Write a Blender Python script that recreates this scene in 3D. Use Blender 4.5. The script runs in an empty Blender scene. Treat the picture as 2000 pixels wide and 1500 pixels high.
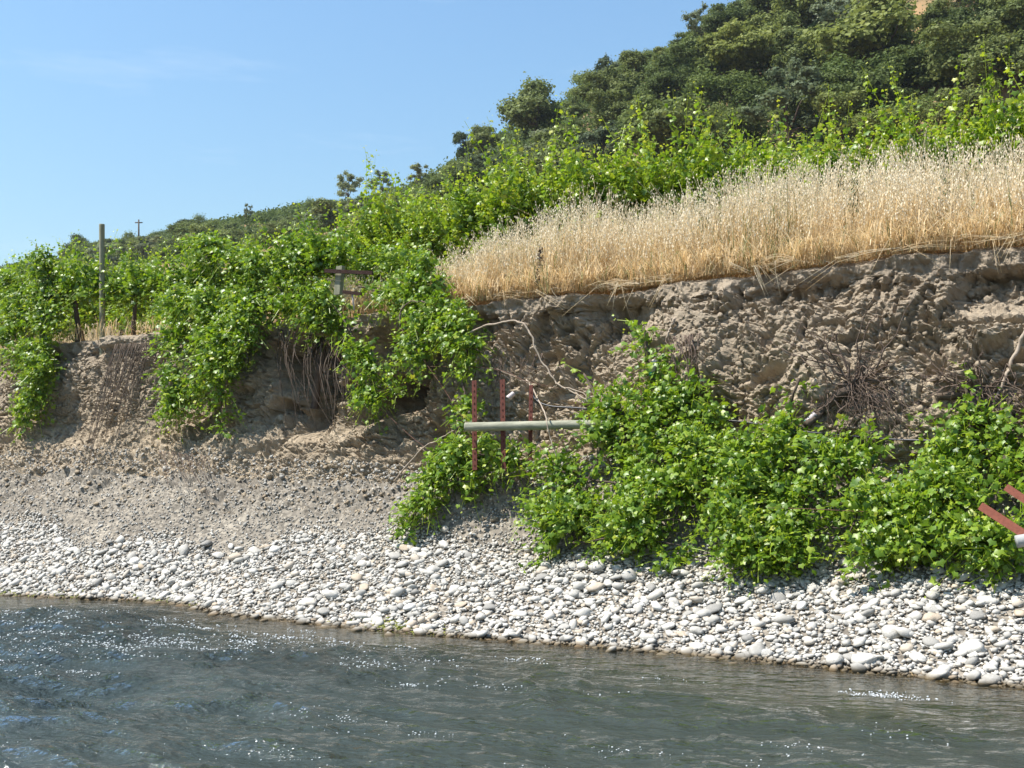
import bpy, math, random
import numpy as np
from mathutils import Vector

RNG = np.random.default_rng(7)
random.seed(7)
S = bpy.context.scene
C = S.collection

# ------------------------------------------------------------------ camera
CAM_H, FPX = 1.6, 2200.0
cam = bpy.data.cameras.new('camera')
cam.sensor_width = 36.0
cam.lens = 36.0 * FPX / 2000.0
cam.shift_y = (930 - 750) / 2000.0
cam.clip_start, cam.clip_end = 0.1, 6000
co = bpy.data.objects.new('camera', cam)
co.location = (0, 0, CAM_H)
co.rotation_euler = (math.radians(90), 0, 0)
C.objects.link(co)
S.camera = co

# ------------------------------------------------------------------ sky, sun, exposure
SUN_EL = math.radians(60)
SUN_H = Vector((-0.989, -0.148, 0)).normalized()          # horizontal direction towards the sun
SUN_DIR = Vector((SUN_H.x * math.cos(SUN_EL), SUN_H.y * math.cos(SUN_EL), math.sin(SUN_EL)))
W = bpy.data.worlds.new('World')
S.world = W
W.use_nodes = True
wn, wl = W.node_tree.nodes, W.node_tree.links
wn.clear()
wo = wn.new('ShaderNodeOutputWorld')
bg = wn.new('ShaderNodeBackground')
sky = wn.new('ShaderNodeTexSky')
sky.sky_type = 'NISHITA'
sky.sun_disc = False
sky.sun_elevation = SUN_EL
sky.sun_rotation = math.atan2(SUN_H.x, SUN_H.y)
sky.altitude = 100
sky.air_density = 2.0
sky.dust_density = 0.5
sky.ozone_density = 10.0
bg.inputs['Strength'].default_value = 0.094
# faint high cirrus, the same over the whole sky
tcw = wn.new('ShaderNodeTexCoord'); mpw = wn.new('ShaderNodeMapping'); nzw = wn.new('ShaderNodeTexNoise')
mpw.inputs['Scale'].default_value = (1.0, 1.0, 7.0)
wl.new(tcw.outputs['Generated'], mpw.inputs['Vector']); wl.new(mpw.outputs[0], nzw.inputs['Vector'])
nzw.inputs['Scale'].default_value = 3.0; nzw.inputs['Detail'].default_value = 7; nzw.inputs['Roughness'].default_value = 0.62
rpw = wn.new('ShaderNodeValToRGB'); rpw.color_ramp.elements[0].position = 0.56; rpw.color_ramp.elements[1].position = 0.85
rpw.color_ramp.elements[1].color = (0.22, 0.22, 0.22, 1)
wl.new(nzw.outputs['Fac'], rpw.inputs[0])
mxw = wn.new('ShaderNodeMix'); mxw.data_type = 'RGBA'
wl.new(rpw.outputs[0], mxw.inputs[0]); wl.new(sky.outputs[0], mxw.inputs[6]); mxw.inputs[7].default_value = (7.0, 7.3, 7.6, 1)
wl.new(mxw.outputs[2], bg.inputs['Color'])
wl.new(bg.outputs[0], wo.inputs['Surface'])
sl = bpy.data.lights.new('sun', 'SUN')
sl.energy = 5.0
sl.angle = math.radians(0.53)
sl.color = (1.0, 0.955, 0.88)
so = bpy.data.objects.new('sun', sl)
so.rotation_euler = SUN_DIR.to_track_quat('Z', 'Y').to_euler()
so.location = (-20, -5, 40)
C.objects.link(so)
S.view_settings.view_transform = 'Standard'
S.view_settings.look = 'None'
S.view_settings.gamma = 1
S.view_settings.exposure = 0.9
S.view_settings.use_curve_mapping = False
S.render.engine = 'CYCLES'
S.cycles.max_bounces = 5
S.cycles.diffuse_bounces = 2
S.cycles.glossy_bounces = 2
S.cycles.transmission_bounces = 4
S.cycles.transparent_max_bounces = 8
S.cycles.caustics_reflective = False
S.cycles.caustics_refractive = False
S.cycles.sample_clamp_indirect = 6

# ------------------------------------------------------------------ bank coordinates: u along the bank (towards the right), v away from the river
CU, SU = 0.848, 0.530
def uv2xy(u, v):
    return CU * u + SU * v, -SU * u + CU * v
def P(px, py, v):
    """point that lies at bank depth v in the viewing direction (px, py)"""
    t = (px - 1000) / FPX
    Y = v / (SU * t + CU)
    return np.array([t * Y, Y, CAM_H + (930 - py) / FPX * Y])
def pix(p):
    p = np.asarray(p)
    return 1000 + FPX * p[..., 0] / p[..., 1], 930 - FPX * (p[..., 2] - CAM_H) / p[..., 1]
EU = np.array([CU, -SU, 0.0])
EV = np.array([SU, CU, 0.0])
UP = np.array([0, 0, 1.0])

# ------------------------------------------------------------------ noise
_perm = np.random.default_rng(3).permutation(256)
_perm = np.concatenate([_perm, _perm, _perm])
_val = np.random.default_rng(4).random(256)
def vnoise(x, y, z):
    xi, yi, zi = np.floor(x).astype(int), np.floor(y).astype(int), np.floor(z).astype(int)
    fx, fy, fz = x - xi, y - yi, z - zi
    fx, fy, fz = [f * f * f * (f * (f * 6 - 15) + 10) for f in (fx, fy, fz)]
    def h(a, b, c):
        return _val[_perm[(_perm[(_perm[a & 255] + b) & 255] + c) & 255]]
    r = 0
    for a in (0, 1):
        wx = fx if a else 1 - fx
        for b in (0, 1):
            wy = fy if b else 1 - fy
            for c in (0, 1):
                wz = fz if c else 1 - fz
                r = r + wx * wy * wz * h(xi + a, yi + b, zi + c)
    return r * 2 - 1
def fbm(x, y, z, o=4, g=0.5):
    r, a = 0, 1.0
    for k in range(o):
        r = r + a * vnoise(x + 13.1 * k, y + 7.7 * k, z + 3.3 * k)
        x, y, z, a = x * 2.03, y * 2.03, z * 2.03, a * g
    return r
def worley(x, y, z):
    xi, yi, zi = np.floor(x).astype(int), np.floor(y).astype(int), np.floor(z).astype(int)
    f1 = np.full(np.shape(x), 9.0)
    f2 = np.full(np.shape(x), 9.0)
    cid = np.zeros(np.shape(x))
    for a in (-1, 0, 1):
        for b in (-1, 0, 1):
            for c in (-1, 0, 1):
                cx, cy, cz = xi + a, yi + b, zi + c
                h = _perm[(_perm[(_perm[cx & 255] + cy) & 255] + cz) & 255]
                dx = cx + _val[h] - x
                dy = cy + _val[(h * 7 + 31) & 255] - y
                dz = cz + _val[(h * 13 + 91) & 255] - z
                d = np.sqrt(dx * dx + dy * dy + dz * dz)
                f2 = np.minimum(f2, np.maximum(f1, d))
                cid = np.where(d < f1, _val[(h * 29 + 5) & 255], cid)
                f1 = np.minimum(f1, d)
    return f1, f2, cid
def smooth(a, b, x):
    t = np.clip((x - a) / (b - a), 0, 1)
    return t * t * (3 - 2 * t)

# ------------------------------------------------------------------ mesh helpers
def mesh_np(name, V, F, mat=None, smoothed=True, attrs=None):
    me = bpy.data.meshes.new(name)
    V = np.ascontiguousarray(V, dtype=np.float32).reshape(-1, 3)
    F = np.ascontiguousarray(F, dtype=np.int32)
    n, k = F.shape
    me.vertices.add(len(V))
    me.vertices.foreach_set('co', V.ravel())
    me.loops.add(n * k)
    me.loops.foreach_set('vertex_index', F.ravel())
    me.polygons.add(n)
    me.polygons.foreach_set('loop_start', np.arange(0, n * k, k, dtype=np.int32))
    me.polygons.foreach_set('use_smooth', np.full(n, smoothed, dtype=bool))
    me.update(calc_edges=True)
    for an, av in (attrs or {}).items():
        at = me.attributes.new(an, 'FLOAT', 'POINT')
        at.data.foreach_set('value', np.ascontiguousarray(av, dtype=np.float32).ravel())
    if mat:
        me.materials.append(mat)
    return me
def link(name, me, parent=None, loc=(0, 0, 0)):
    o = bpy.data.objects.new(name, me)
    C.objects.link(o)
    o.location = loc
    if parent:
        o.parent = parent
    return o
def tag(o, label=None, cat=None, group=None, kind=None):
    if label: o['label'] = label
    if cat: o['category'] = cat
    if group: o['group'] = group
    if kind: o['kind'] = kind
    return o
def empty(name, loc=(0, 0, 0)):
    o = bpy.data.objects.new(name, None)
    C.objects.link(o)
    o.location = loc
    o.empty_display_size = 0.2
    return o
def grid_faces(nu, nv):
    i = np.arange(nu - 1)[:, None]
    j = np.arange(nv - 1)[None, :]
    a = i * nv + j
    return np.stack([a, a + nv, a + nv + 1, a + 1], -1).reshape(-1, 4)
def spline(pts, n):
    """Catmull-Rom through pts, n samples"""
    p = np.asarray(pts, float)
    if len(p) == 2:
        return p[0] + (p[1] - p[0]) * np.linspace(0, 1, n)[:, None]
    q = np.vstack([2 * p[0] - p[1], p, 2 * p[-1] - p[-2]])
    s = np.linspace(0, len(p) - 1 - 1e-6, n)
    i = s.astype(int)
    t = (s - i)[:, None]
    a, b, c, d = q[i], q[i + 1], q[i + 2], q[i + 3]
    return 0.5 * (2 * b + (c - a) * t + (2 * a - 5 * b + 4 * c - d) * t ** 2 + (3 * b - a - 3 * c + d) * t ** 3)
class MB:
    """collects quads for one mesh"""
    def __init__(s):
        s.V, s.F, s.n, s.A = [], [], 0, []
    def add(s, V, F, a=0.5):
        V = np.asarray(V, float)
        s.V.append(V); s.F.append(np.asarray(F) + s.n); s.n += len(V)
        s.A.append(np.full(len(V), a) if np.isscalar(a) else np.asarray(a))
    def tube(s, pts, r0, r1=None, sides=6, a=0.5, knob=0.0):
        p = np.asarray(pts, float)
        n = len(p)
        r1 = r0 if r1 is None else r1
        t = np.gradient(p, axis=0)
        t /= np.linalg.norm(t, axis=1)[:, None] + 1e-9
        ref = np.array([0.31, 0.52, 0.79])
        x = np.cross(t, ref); x /= np.linalg.norm(x, axis=1)[:, None] + 1e-9
        y = np.cross(t, x)
        r = np.linspace(r0, r1, n)
        if knob:
            r = r * (1 + knob * RNG.uniform(-1, 1, n))
        an = np.linspace(0, 2 * math.pi, sides, endpoint=False)
        V = p[:, None] + r[:, None, None] * (np.cos(an)[None, :, None] * x[:, None] + np.sin(an)[None, :, None] * y[:, None])
        V = V.reshape(-1, 3)
        F = []
        for i in range(n - 1):
            for k in range(sides):
                F.append((i * sides + k, i * sides + (k + 1) % sides, (i + 1) * sides + (k + 1) % sides, (i + 1) * sides + k))
        V = np.vstack([V, p[0], p[-1]])
        for k in range(0, sides):
            F.append((n * sides, (k + 1) % sides, k, n * sides))
            F.append((n * sides + 1, (n - 1) * sides + k, (n - 1) * sides + (k + 1) % sides, n * sides + 1))
        s.add(V, F, a)
        return s
    def prism(s, prof, p0, p1, side, up, a=0.5):
        """extrude the closed 2-D profile (list of x,y) from p0 to p1"""
        p0, p1, side, up = [np.asarray(q, float) for q in (p0, p1, side, up)]
        pr = [(x * side + y * up) for x, y in prof]
        k = len(pr)
        V = [p0 + q for q in pr] + [p1 + q for q in pr]
        F = [(i, (i + 1) % k, k + (i + 1) % k, k + i) for i in range(k)]
        V += [p0 + sum(pr) / k, p1 + sum(pr) / k]
        for i in range(k):
            F.append((2 * k, (i + 1) % k, i, 2 * k))
            F.append((2 * k + 1, k + i, k + (i + 1) % k, 2 * k + 1))
        s.add(V, F, a)
        return s
    def box(s, c, ex, ey, ez):
        c, ex, ey, ez = [np.asarray(q, float) for q in (c, ex, ey, ez)]
        V = [c + a * ex + b * ey + d * ez for a in (-1, 1) for b in (-1, 1) for d in (-1, 1)]
        F = [(0, 1, 3, 2), (4, 6, 7, 5), (0, 4, 5, 1), (2, 3, 7, 6), (0, 2, 6, 4), (1, 5, 7, 3)]
        s.add(V, F)
        return s
    def mesh(s, name, mat, smoothed=True):
        V = np.vstack(s.V)
        # drop the repeated index of capped triangles by writing mixed polygons
        Fs = [tuple(f[:3]) if f[0] == f[3] else tuple(f) for f in np.vstack(s.F).tolist()]
        me = bpy.data.meshes.new(name)
        me.from_pydata(V.tolist(), [], Fs)
        me.polygons.foreach_set('use_smooth', np.full(len(Fs), smoothed, dtype=bool))
        at = me.attributes.new('tint', 'FLOAT', 'POINT')
        at.data.foreach_set('value', np.concatenate(s.A).astype(np.float32))
        me.materials.append(mat)
        return me
    def build(s, name, mat, parent=None, smoothed=True):
        return link(name, s.mesh(name, mat, smoothed), parent)
def wiggle(pts, n, amp, seed=None):
    c = spline(pts, n)
    r = np.random.default_rng(seed) if seed is not None else RNG
    k = r.normal(0, amp, (n, 3))
    k = (k + np.roll(k, 1, 0) + np.roll(k, -1, 0)) / 1.8
    k[0] = k[-1] = 0
    return c + k

# ------------------------------------------------------------------ materials
def newmat(name):
    m = bpy.data.materials.new(name)
    m.use_nodes = True
    n = m.node_tree.nodes
    b = n['Principled BSDF']
    return m, n, m.node_tree.links, b
def node(n, t, **kw):
    x = n.new(t)
    for k, v in kw.items():
        setattr(x, k, v)
    return x
def ramp(n, stops):
    r = n.new('ShaderNodeValToRGB')
    e = r.color_ramp.elements
    while len(e) < len(stops):
        e.new(0.5)
    for i, (p, c) in enumerate(stops):
        e[i].position = p
        e[i].color = (*c, 1)
    return r
def noise(n, l, vec, scale, detail=4, rough=0.55):
    t = n.new('ShaderNodeTexNoise')
    t.inputs['Scale'].default_value = scale
    t.inputs['Detail'].default_value = detail
    t.inputs['Roughness'].default_value = rough
    l.new(vec, t.inputs['Vector'])
    return t
def mix(n, l, fac, a, b, mode='MIX'):
    x = n.new('ShaderNodeMix')
    x.data_type = 'RGBA'
    x.blend_type = mode
    for s, val in ((0, fac), (6, a), (7, b)):
        if hasattr(val, 'links') or hasattr(val, 'is_linked'):
            l.new(val, x.inputs[s])
        elif s == 0:
            x.inputs[0].default_value = val
        else:
            x.inputs[s].default_value = (*val, 1)
    return x.outputs[2]
def bump(n, l, h, strength, dist, normal=None):
    b = n.new('ShaderNodeBump')
    b.inputs['Strength'].default_value = strength
    b.inputs['Distance'].default_value = dist
    l.new(h, b.inputs['Height'])
    if normal:
        l.new(normal, b.inputs['Normal'])
    return b.outputs[0]
def pos(n):
    return n.new('ShaderNodeNewGeometry').outputs['Position']
def attr(n, name):
    a = n.new('ShaderNodeAttribute')
    a.attribute_name = name
    return a.outputs['Fac']
def mathn(n, l, op, a, b=None, clamp=False):
    x = n.new('ShaderNodeMath')
    x.operation = op
    x.use_clamp = clamp
    for i, v in enumerate((a, b)):
        if v is None: continue
        if hasattr(v, 'is_linked'): l.new(v, x.inputs[i])
        else: x.inputs[i].default_value = v
    return x.outputs[0]
def simple(name, stops, scale, rough=0.8, bmp=0.3, dist=0.01, stretch=None, spec=0.3):
    m, n, l, b = newmat(name)
    tc = n.new('ShaderNodeTexCoord').outputs['Object']
    v = tc
    if stretch:
        mp = n.new('ShaderNodeMapping')
        mp.inputs['Scale'].default_value = stretch
        l.new(tc, mp.inputs['Vector'])
        v = mp.outputs[0]
    t = noise(n, l, v, scale, 6, 0.65)
    r = ramp(n, stops)
    l.new(t.outputs['Fac'], r.inputs[0])
    l.new(r.outputs[0], b.inputs['Base Color'])
    b.inputs['Roughness'].default_value = rough
    b.inputs['Specular IOR Level'].default_value = spec
    l.new(bump(n, l, t.outputs['Fac'], bmp, dist), b.inputs['Normal'])
    return m
def leafmat(name, stops, trans, tfac=0.35, rough=0.42, spec=0.45, vary=None):
    m, n, l, b = newmat(name)
    r = ramp(n, stops)
    l.new(attr(n, 'tint'), r.inputs[0])
    col = r.outputs[0]
    if vary:
        rv = ramp(n, vary)
        l.new(n.new('ShaderNodeObjectInfo').outputs['Random'], rv.inputs[0])
        col = mix(n, l, 1.0, col, rv.outputs[0], 'MULTIPLY')
    l.new(col, b.inputs['Base Color'])
    b.inputs['Roughness'].default_value = rough
    b.inputs['Specular IOR Level'].default_value = spec
    tr = n.new('ShaderNodeBsdfTranslucent')
    l.new(mix(n, l, 1.0, col, trans, 'MULTIPLY'), tr.inputs['Color'])
    ms = n.new('ShaderNodeMixShader')
    ms.inputs[0].default_value = tfac
    l.new(b.outputs[0], ms.inputs[1])
    l.new(tr.outputs[0], ms.inputs[2])
    l.new(ms.outputs[0], n['Material Output'].inputs['Surface'])
    return m
M = {}
M['vine_leaf'] = leafmat('vine_leaf', [(0.0, (0.036, 0.090, 0.010)), (0.4, (0.125, 0.215, 0.016)), (0.75, (0.25, 0.33, 0.026)), (1.0, (0.36, 0.37, 0.06))], (2.0, 2.0, 1.1), 0.31)
TREEVAR = [(0.0, (0.50, 0.60, 0.55)), (0.3, (0.78, 0.90, 0.75)), (0.6, (0.98, 1.02, 0.88)), (0.85, (1.12, 1.22, 1.25)), (1.0, (1.30, 1.32, 1.0))]
M['oak_leaf'] = leafmat('oak_leaf', [(0.0, (0.075, 0.090, 0.036)), (0.5, (0.145, 0.165, 0.062)), (1.0, (0.24, 0.25, 0.12))], (1.4, 1.4, 1.0), 0.30, 0.7, 0.1, TREEVAR)
M['grey_leaf'] = leafmat('grey_leaf', [(0.0, (0.11, 0.125, 0.078)), (0.5, (0.19, 0.205, 0.13)), (1.0, (0.28, 0.285, 0.19))], (1.4, 1.4, 1.1), 0.30, 0.7, 0.1, TREEVAR)
M['brush_leaf'] = leafmat('brush_leaf', [(0.0, (0.078, 0.10, 0.034)), (0.5, (0.148, 0.175, 0.062)), (1.0, (0.22, 0.235, 0.10))], (1.4, 1.4, 1.0), 0.30, 0.7, 0.1, TREEVAR)
M['weed_leaf'] = leafmat('weed_leaf', [(0.0, (0.04, 0.08, 0.03)), (1.0, (0.12, 0.17, 0.07))], (1.8, 1.8, 1.2), 0.3)
M['oat'] = leafmat('oat', [(0.0, (0.56, 0.40, 0.21)), (0.35, (0.68, 0.53, 0.31)), (0.6, (0.73, 0.63, 0.43)), (0.85, (0.80, 0.74, 0.59)), (0.86, (0.17, 0.20, 0.08)), (1.0, (0.30, 0.30, 0.14))], (1.1, 1.0, 0.85), 0.38, 0.5, 0.3)
M['bark'] = simple('bark', [(0.25, (0.035, 0.026, 0.020)), (0.7, (0.12, 0.09, 0.065))], 12, 0.95, 0.8, 0.02, (1, 1, 0.25))
M['root'] = simple('root', [(0.25, (0.075, 0.052, 0.040)), (0.75, (0.20, 0.145, 0.11))], 25, 0.95, 0.5, 0.01)
M['pale_wood'] = simple('pale_wood', [(0.2, (0.20, 0.155, 0.115)), (0.75, (0.42, 0.345, 0.265))], 20, 0.85, 0.4, 0.006)
M['post_wood'] = simple('post_wood', [(0.25, (0.13, 0.135, 0.09)), (0.75, (0.30, 0.29, 0.20))], 9, 0.9, 0.5, 0.01, (2, 2, 0.35))
M['post_lying'] = simple('post_lying', [(0.25, (0.17, 0.175, 0.125)), (0.75, (0.37, 0.36, 0.27))], 9, 0.9, 0.5, 0.01, (0.35, 2, 2))
M['rust'] = simple('rust', [(0.25, (0.055, 0.017, 0.011)), (0.7, (0.14, 0.040, 0.025))], 30, 0.75, 0.4, 0.003)
M['rust_bright'] = simple('rust_bright', [(0.3, (0.17, 0.052, 0.032)), (0.7, (0.26, 0.085, 0.052))], 40, 0.7, 0.4, 0.003)
M['dark_metal'] = simple('dark_metal', [(0.25, (0.022, 0.014, 0.012)), (0.7, (0.06, 0.035, 0.028))], 25, 0.95, 0.4, 0.003, None, 0.1)
M['hose'] = simple('hose', [(0.3, (0.012, 0.012, 0.015)), (0.7, (0.03, 0.03, 0.035))], 10, 0.45, 0.1, 0.002, None, 0.5)
M['plastic'] = simple('plastic', [(0.3, (0.42, 0.34, 0.33)), (0.7, (0.58, 0.50, 0.48))], 12, 0.6, 0.2, 0.003)
M['teal'] = simple('teal', [(0.3, (0.02, 0.22, 0.18)), (0.7, (0.04, 0.34, 0.27))], 12, 0.5, 0.1, 0.003)
M['grey_block'] = simple('grey_block', [(0.3, (0.24, 0.25, 0.24)), (0.7, (0.38, 0.38, 0.36))], 18, 0.85, 0.4, 0.004)
M['wire'] = simple('wire', [(0.3, (0.08, 0.032, 0.022)), (0.7, (0.16, 0.075, 0.05))], 30, 0.7, 0.1, 0.001)
M['algae'] = leafmat('algae', [(0.0, (0.10, 0.12, 0.015)), (1.0, (0.24, 0.24, 0.03))], (1, 1, 0.6), 0.2)

def dirt_mat():
    m, n, l, b = newmat('dirt')
    p = pos(n)
    a = noise(n, l, p, 0.9, 5, 0.6)
    c = noise(n, l, p, 7, 6, 0.7)
    f = noise(n, l, p, 45, 4, 0.7)
    r1 = ramp(n, [(0.3, (0.38, 0.302, 0.212)), (0.55, (0.46, 0.375, 0.268)), (0.75, (0.54, 0.44, 0.315))])
    l.new(a.outputs['Fac'], r1.inputs[0])
    r2 = ramp(n, [(0.3, (0.62, 0.60, 0.58)), (0.6, (1.0, 1.0, 1.0)), (0.8, (1.18, 1.14, 1.08))])
    l.new(c.outputs['Fac'], r2.inputs[0])
    col = mix(n, l, 1.0, r1.outputs[0], r2.outputs[0], 'MULTIPLY')
    # darker, greyer topsoil in the upper half metre
    sep = n.new('ShaderNodeSeparateXYZ'); l.new(p, sep.inputs[0])
    zz = mathn(n, l, 'ADD', sep.outputs[2], mathn(n, l, 'MULTIPLY', a.outputs['Fac'], 1.3))
    tr = ramp(n, [(0.40, (0, 0, 0)), (0.56, (1, 1, 1))])
    l.new(mathn(n, l, 'DIVIDE', zz, 8.0), tr.inputs[0])
    col = mix(n, l, mathn(n, l, 'MULTIPLY', tr.outputs[0], 0.60), col, (0.35, 0.29, 0.222))
    l.new(col, b.inputs['Base Color'])
    b.inputs['Roughness'].default_value = 0.95
    b.inputs['Specular IOR Level'].default_value = 0.15
    vo = n.new('ShaderNodeTexVoronoi'); vo.inputs['Scale'].default_value = 17
    l.new(mix(n, l, 0.12, p, f.outputs['Color'], 'ADD'), vo.inputs['Vector'])
    d2 = noise(n, l, p, 20, 6, 0.8)
    h = mathn(n, l, 'ADD', mathn(n, l, 'MULTIPLY', c.outputs['Fac'], 0.8), mathn(n, l, 'ADD', d2.outputs['Fac'], mathn(n, l, 'MULTIPLY', vo.outputs['Distance'], -0.55)))
    l.new(bump(n, l, h, 0.9, 0.032), b.inputs['Normal'])
    return m
M['dirt'] = dirt_mat()
def silt_mat():
    m, n, l, b = newmat('gravel_silt')
    p = pos(n)
    a = noise(n, l, p, 1.2, 5, 0.6)
    v = n.new('ShaderNodeTexVoronoi'); v.inputs['Scale'].default_value = 26
    l.new(p, v.inputs['Vector'])
    r1 = ramp(n, [(0.3, (0.165, 0.143, 0.115)), (0.7, (0.25, 0.22, 0.178))])
    l.new(a.outputs['Fac'], r1.inputs[0])
    sp = n.new('ShaderNodeSeparateColor'); l.new(v.outputs['Color'], sp.inputs[0])
    r2 = ramp(n, [(0.0, (0.55, 0.55, 0.55)), (0.6, (1.0, 1.0, 1.0)), (1.0, (1.45, 1.45, 1.42))])
    l.new(sp.outputs[0], r2.inputs[0])
    l.new(mix(n, l, 1.0, r1.outputs[0], r2.outputs[0], 'MULTIPLY'), b.inputs['Base Color'])
    b.inputs['Roughness'].default_value = 0.95
    b.inputs['Specular IOR Level'].default_value = 0.15
    l.new(bump(n, l, v.outputs['Distance'], -0.9, 0.03), b.inputs['Normal'])
    return m
M['silt'] = silt_mat()
def bed_mat():
    m, n, l, b = newmat('riverbed')
    p = pos(n)
    v = n.new('ShaderNodeTexVoronoi'); v.inputs['Scale'].default_value = 9
    l.new(p, v.inputs['Vector'])
    sp = n.new('ShaderNodeSeparateColor'); l.new(v.outputs['Color'], sp.inputs[0])
    r = ramp(n, [(0.0, (0.05, 0.036, 0.018)), (0.6, (0.12, 0.085, 0.04)), (1.0, (0.22, 0.16, 0.08))])
    l.new(sp.outputs[0], r.inputs[0])
    l.new(r.outputs[0], b.inputs['Base Color'])
    b.inputs['Roughness'].default_value = 0.8
    l.new(bump(n, l, v.outputs['Distance'], -1.0, 0.05), b.inputs['Normal'])
    return m
M['bed'] = bed_mat()
M['field'] = simple('field_straw', [(0.3, (0.24, 0.155, 0.075)), (0.55, (0.38, 0.26, 0.13)), (0.75, (0.50, 0.37, 0.20))], 9, 0.95, 0.8, 0.05)
M['hill'] = simple('hill_earth', [(0.35, (0.13, 0.10, 0.05)), (0.52, (0.22, 0.15, 0.075)), (0.68, (0.36, 0.21, 0.10))], 0.12, 0.95, 0.5, 0.3)
def stone_mat():
    m, n, l, b = newmat('river_stone')
    r = ramp(n, [(0.0, (0.20, 0.192, 0.178)), (0.18, (0.30, 0.287, 0.26)), (0.45, (0.43, 0.41, 0.37)), (0.72, (0.53, 0.505, 0.455)), (0.88, (0.42, 0.335, 0.24)), (0.94, (0.58, 0.555, 0.51)), (1.0, (0.62, 0.60, 0.555))])
    l.new(attr(n, 'tint'), r.inputs[0])
    tc = n.new('ShaderNodeTexCoord').outputs['Object']
    t = noise(n, l, tc, 14, 5, 0.6)
    r2 = ramp(n, [(0.3, (0.78, 0.77, 0.75)), (0.65, (1.05, 1.05, 1.05))])
    l.new(t.outputs['Fac'], r2.inputs[0])
    col = mix(n, l, 1.0, r.outputs[0], r2.outputs[0], 'MULTIPLY')
    # wet, darker stone just above the water surface and below it
    sep = n.new('ShaderNodeSeparateXYZ'); l.new(pos(n), sep.inputs[0])
    wet = ramp(n, [(0.0, (0.20, 0.155, 0.095)), (0.5, (0.30, 0.25, 0.18)), (1.0, (1, 1, 1))])
    l.new(mathn(n, l, 'MULTIPLY', mathn(n, l, 'ADD', sep.outputs[2], 0.03), 12.0, True), wet.inputs[0])
    l.new(mix(n, l, 1.0, col, wet.outputs[0], 'MULTIPLY'), b.inputs['Base Color'])
    b.inputs['Roughness'].default_value = 0.85
    b.inputs['Specular IOR Level'].default_value = 0.2
    l.new(bump(n, l, t.outputs['Fac'], 0.35, 0.02), b.inputs['Normal'])
    return m
M['stone'] = stone_mat()
def water_mat():
    m, n, l, b = newmat('water')
    out = n['Material Output']
    n.remove(b)
    p = pos(n)
    mp = n.new('ShaderNodeMapping')
    mp.inputs['Rotation'].default_value = (0, 0, math.radians(32))
    mp.inputs['Scale'].default_value = (0.7, 1.25, 1)
    l.new(p, mp.inputs['Vector'])
    a = noise(n, l, mp.outputs[0], 5.0, 3, 0.55)
    c = noise(n, l, mp.outputs[0], 19, 3, 0.6)
    d = noise(n, l, mp.outputs[0], 1.1, 2, 0.5)
    rough = attr(n, 'rough')
    h = mathn(n, l, 'ADD', mathn(n, l, 'MULTIPLY', a.outputs['Fac'], 1.0), mathn(n, l, 'MULTIPLY', mathn(n, l, 'MULTIPLY', c.outputs['Fac'], 0.75), rough))
    bm = n.new('ShaderNodeBump')
    bm.inputs['Distance'].default_value = 0.14
    l.new(mathn(n, l, 'MULTIPLY', mathn(n, l, 'ADD', rough, 0.18), mathn(n, l, 'ADD', d.outputs['Fac'], 0.25), True), bm.inputs['Strength'])
    l.new(h, bm.inputs['Height'])
    nm = bm.outputs[0]
    fr = n.new('ShaderNodeFresnel'); fr.inputs['IOR'].default_value = 1.33
    l.new(nm, fr.inputs['Normal'])
    gl = n.new('ShaderNodeBsdfGlossy'); gl.inputs['Roughness'].default_value = 0.06
    l.new(nm, gl.inputs['Normal'])
    df = n.new('ShaderNodeBsdfDiffuse')
    l.new(mix(n, l, attr(n, 'rough'), (0.044, 0.050, 0.036), (0.040, 0.055, 0.054)), df.inputs['Color'])
    l.new(nm, df.inputs['Normal'])
    tr = n.new('ShaderNodeBsdfTransparent'); tr.inputs['Color'].default_value = (0.72, 0.66, 0.48, 1)
    m1 = n.new('ShaderNodeMixShader')
    l.new(mathn(n, l, 'SUBTRACT', 1.0, mathn(n, l, 'POWER', 2.718, mathn(n, l, 'MULTIPLY', attr(n, 'depth'), -3.2))), m1.inputs[0])
    l.new(tr.outputs[0], m1.inputs[1]); l.new(df.outputs[0], m1.inputs[2])
    m2 = n.new('ShaderNodeMixShader')
    l.new(fr.outputs[0], m2.inputs[0])
    l.new(m1.outputs[0], m2.inputs[1]); l.new(gl.outputs[0], m2.inputs[2])
    l.new(m2.outputs[0], out.inputs['Surface'])
    return m
M['water'] = water_mat()
M['glints_and_spray'] = simple('glints_and_spray', [(0.3, (0.6, 0.62, 0.62)), (0.7, (0.85, 0.86, 0.86))], 20, 0.6, 0.2, 0.005)  # white colour painted as sun glints, shared with the small splash

# ------------------------------------------------------------------ river bank, gravel bar, riverbed, field: one swept profile, split into pieces
def wl_v(u):   # waterline
    return np.interp(u, [-60, -20, -14, -12.6, -11.6, -11.0, -10.3, -9.7, -7.7, -5.8, -3.8, -1.2, 2, 20], [9.6, 9.15, 9.25, 9.55, 9.85, 9.85, 9.55, 9.33, 9.25, 9.33, 9.5, 9.34, 9.3, 9.3])
def lip_v(u):
    return np.interp(u, [-60, -24, -20.2, -19.2, -17.4, -14.8, -12, -8.8, -6.4, -4.7, -3.2, -1.6, 2, 20], [12.9, 12.9, 13.0, 12.85, 12.45, 12.54, 12.55, 12.70, 12.69, 12.5, 12.36, 12.37, 12.3, 12.4])
FIELD_Z = 3.95
ug = np.concatenate([-19.5 - np.geomspace(0.05, 300, 60)[::-1], np.arange(-19.5, 1.2, 0.028), 1.2 + np.geomspace(0.05, 120, 45)])
rL = smooth(-9.5, -13.5, ug)          # 1 on the left stretch
w0, lp = wl_v(ug), lip_v(ug)
one = np.ones_like(ug)
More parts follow.
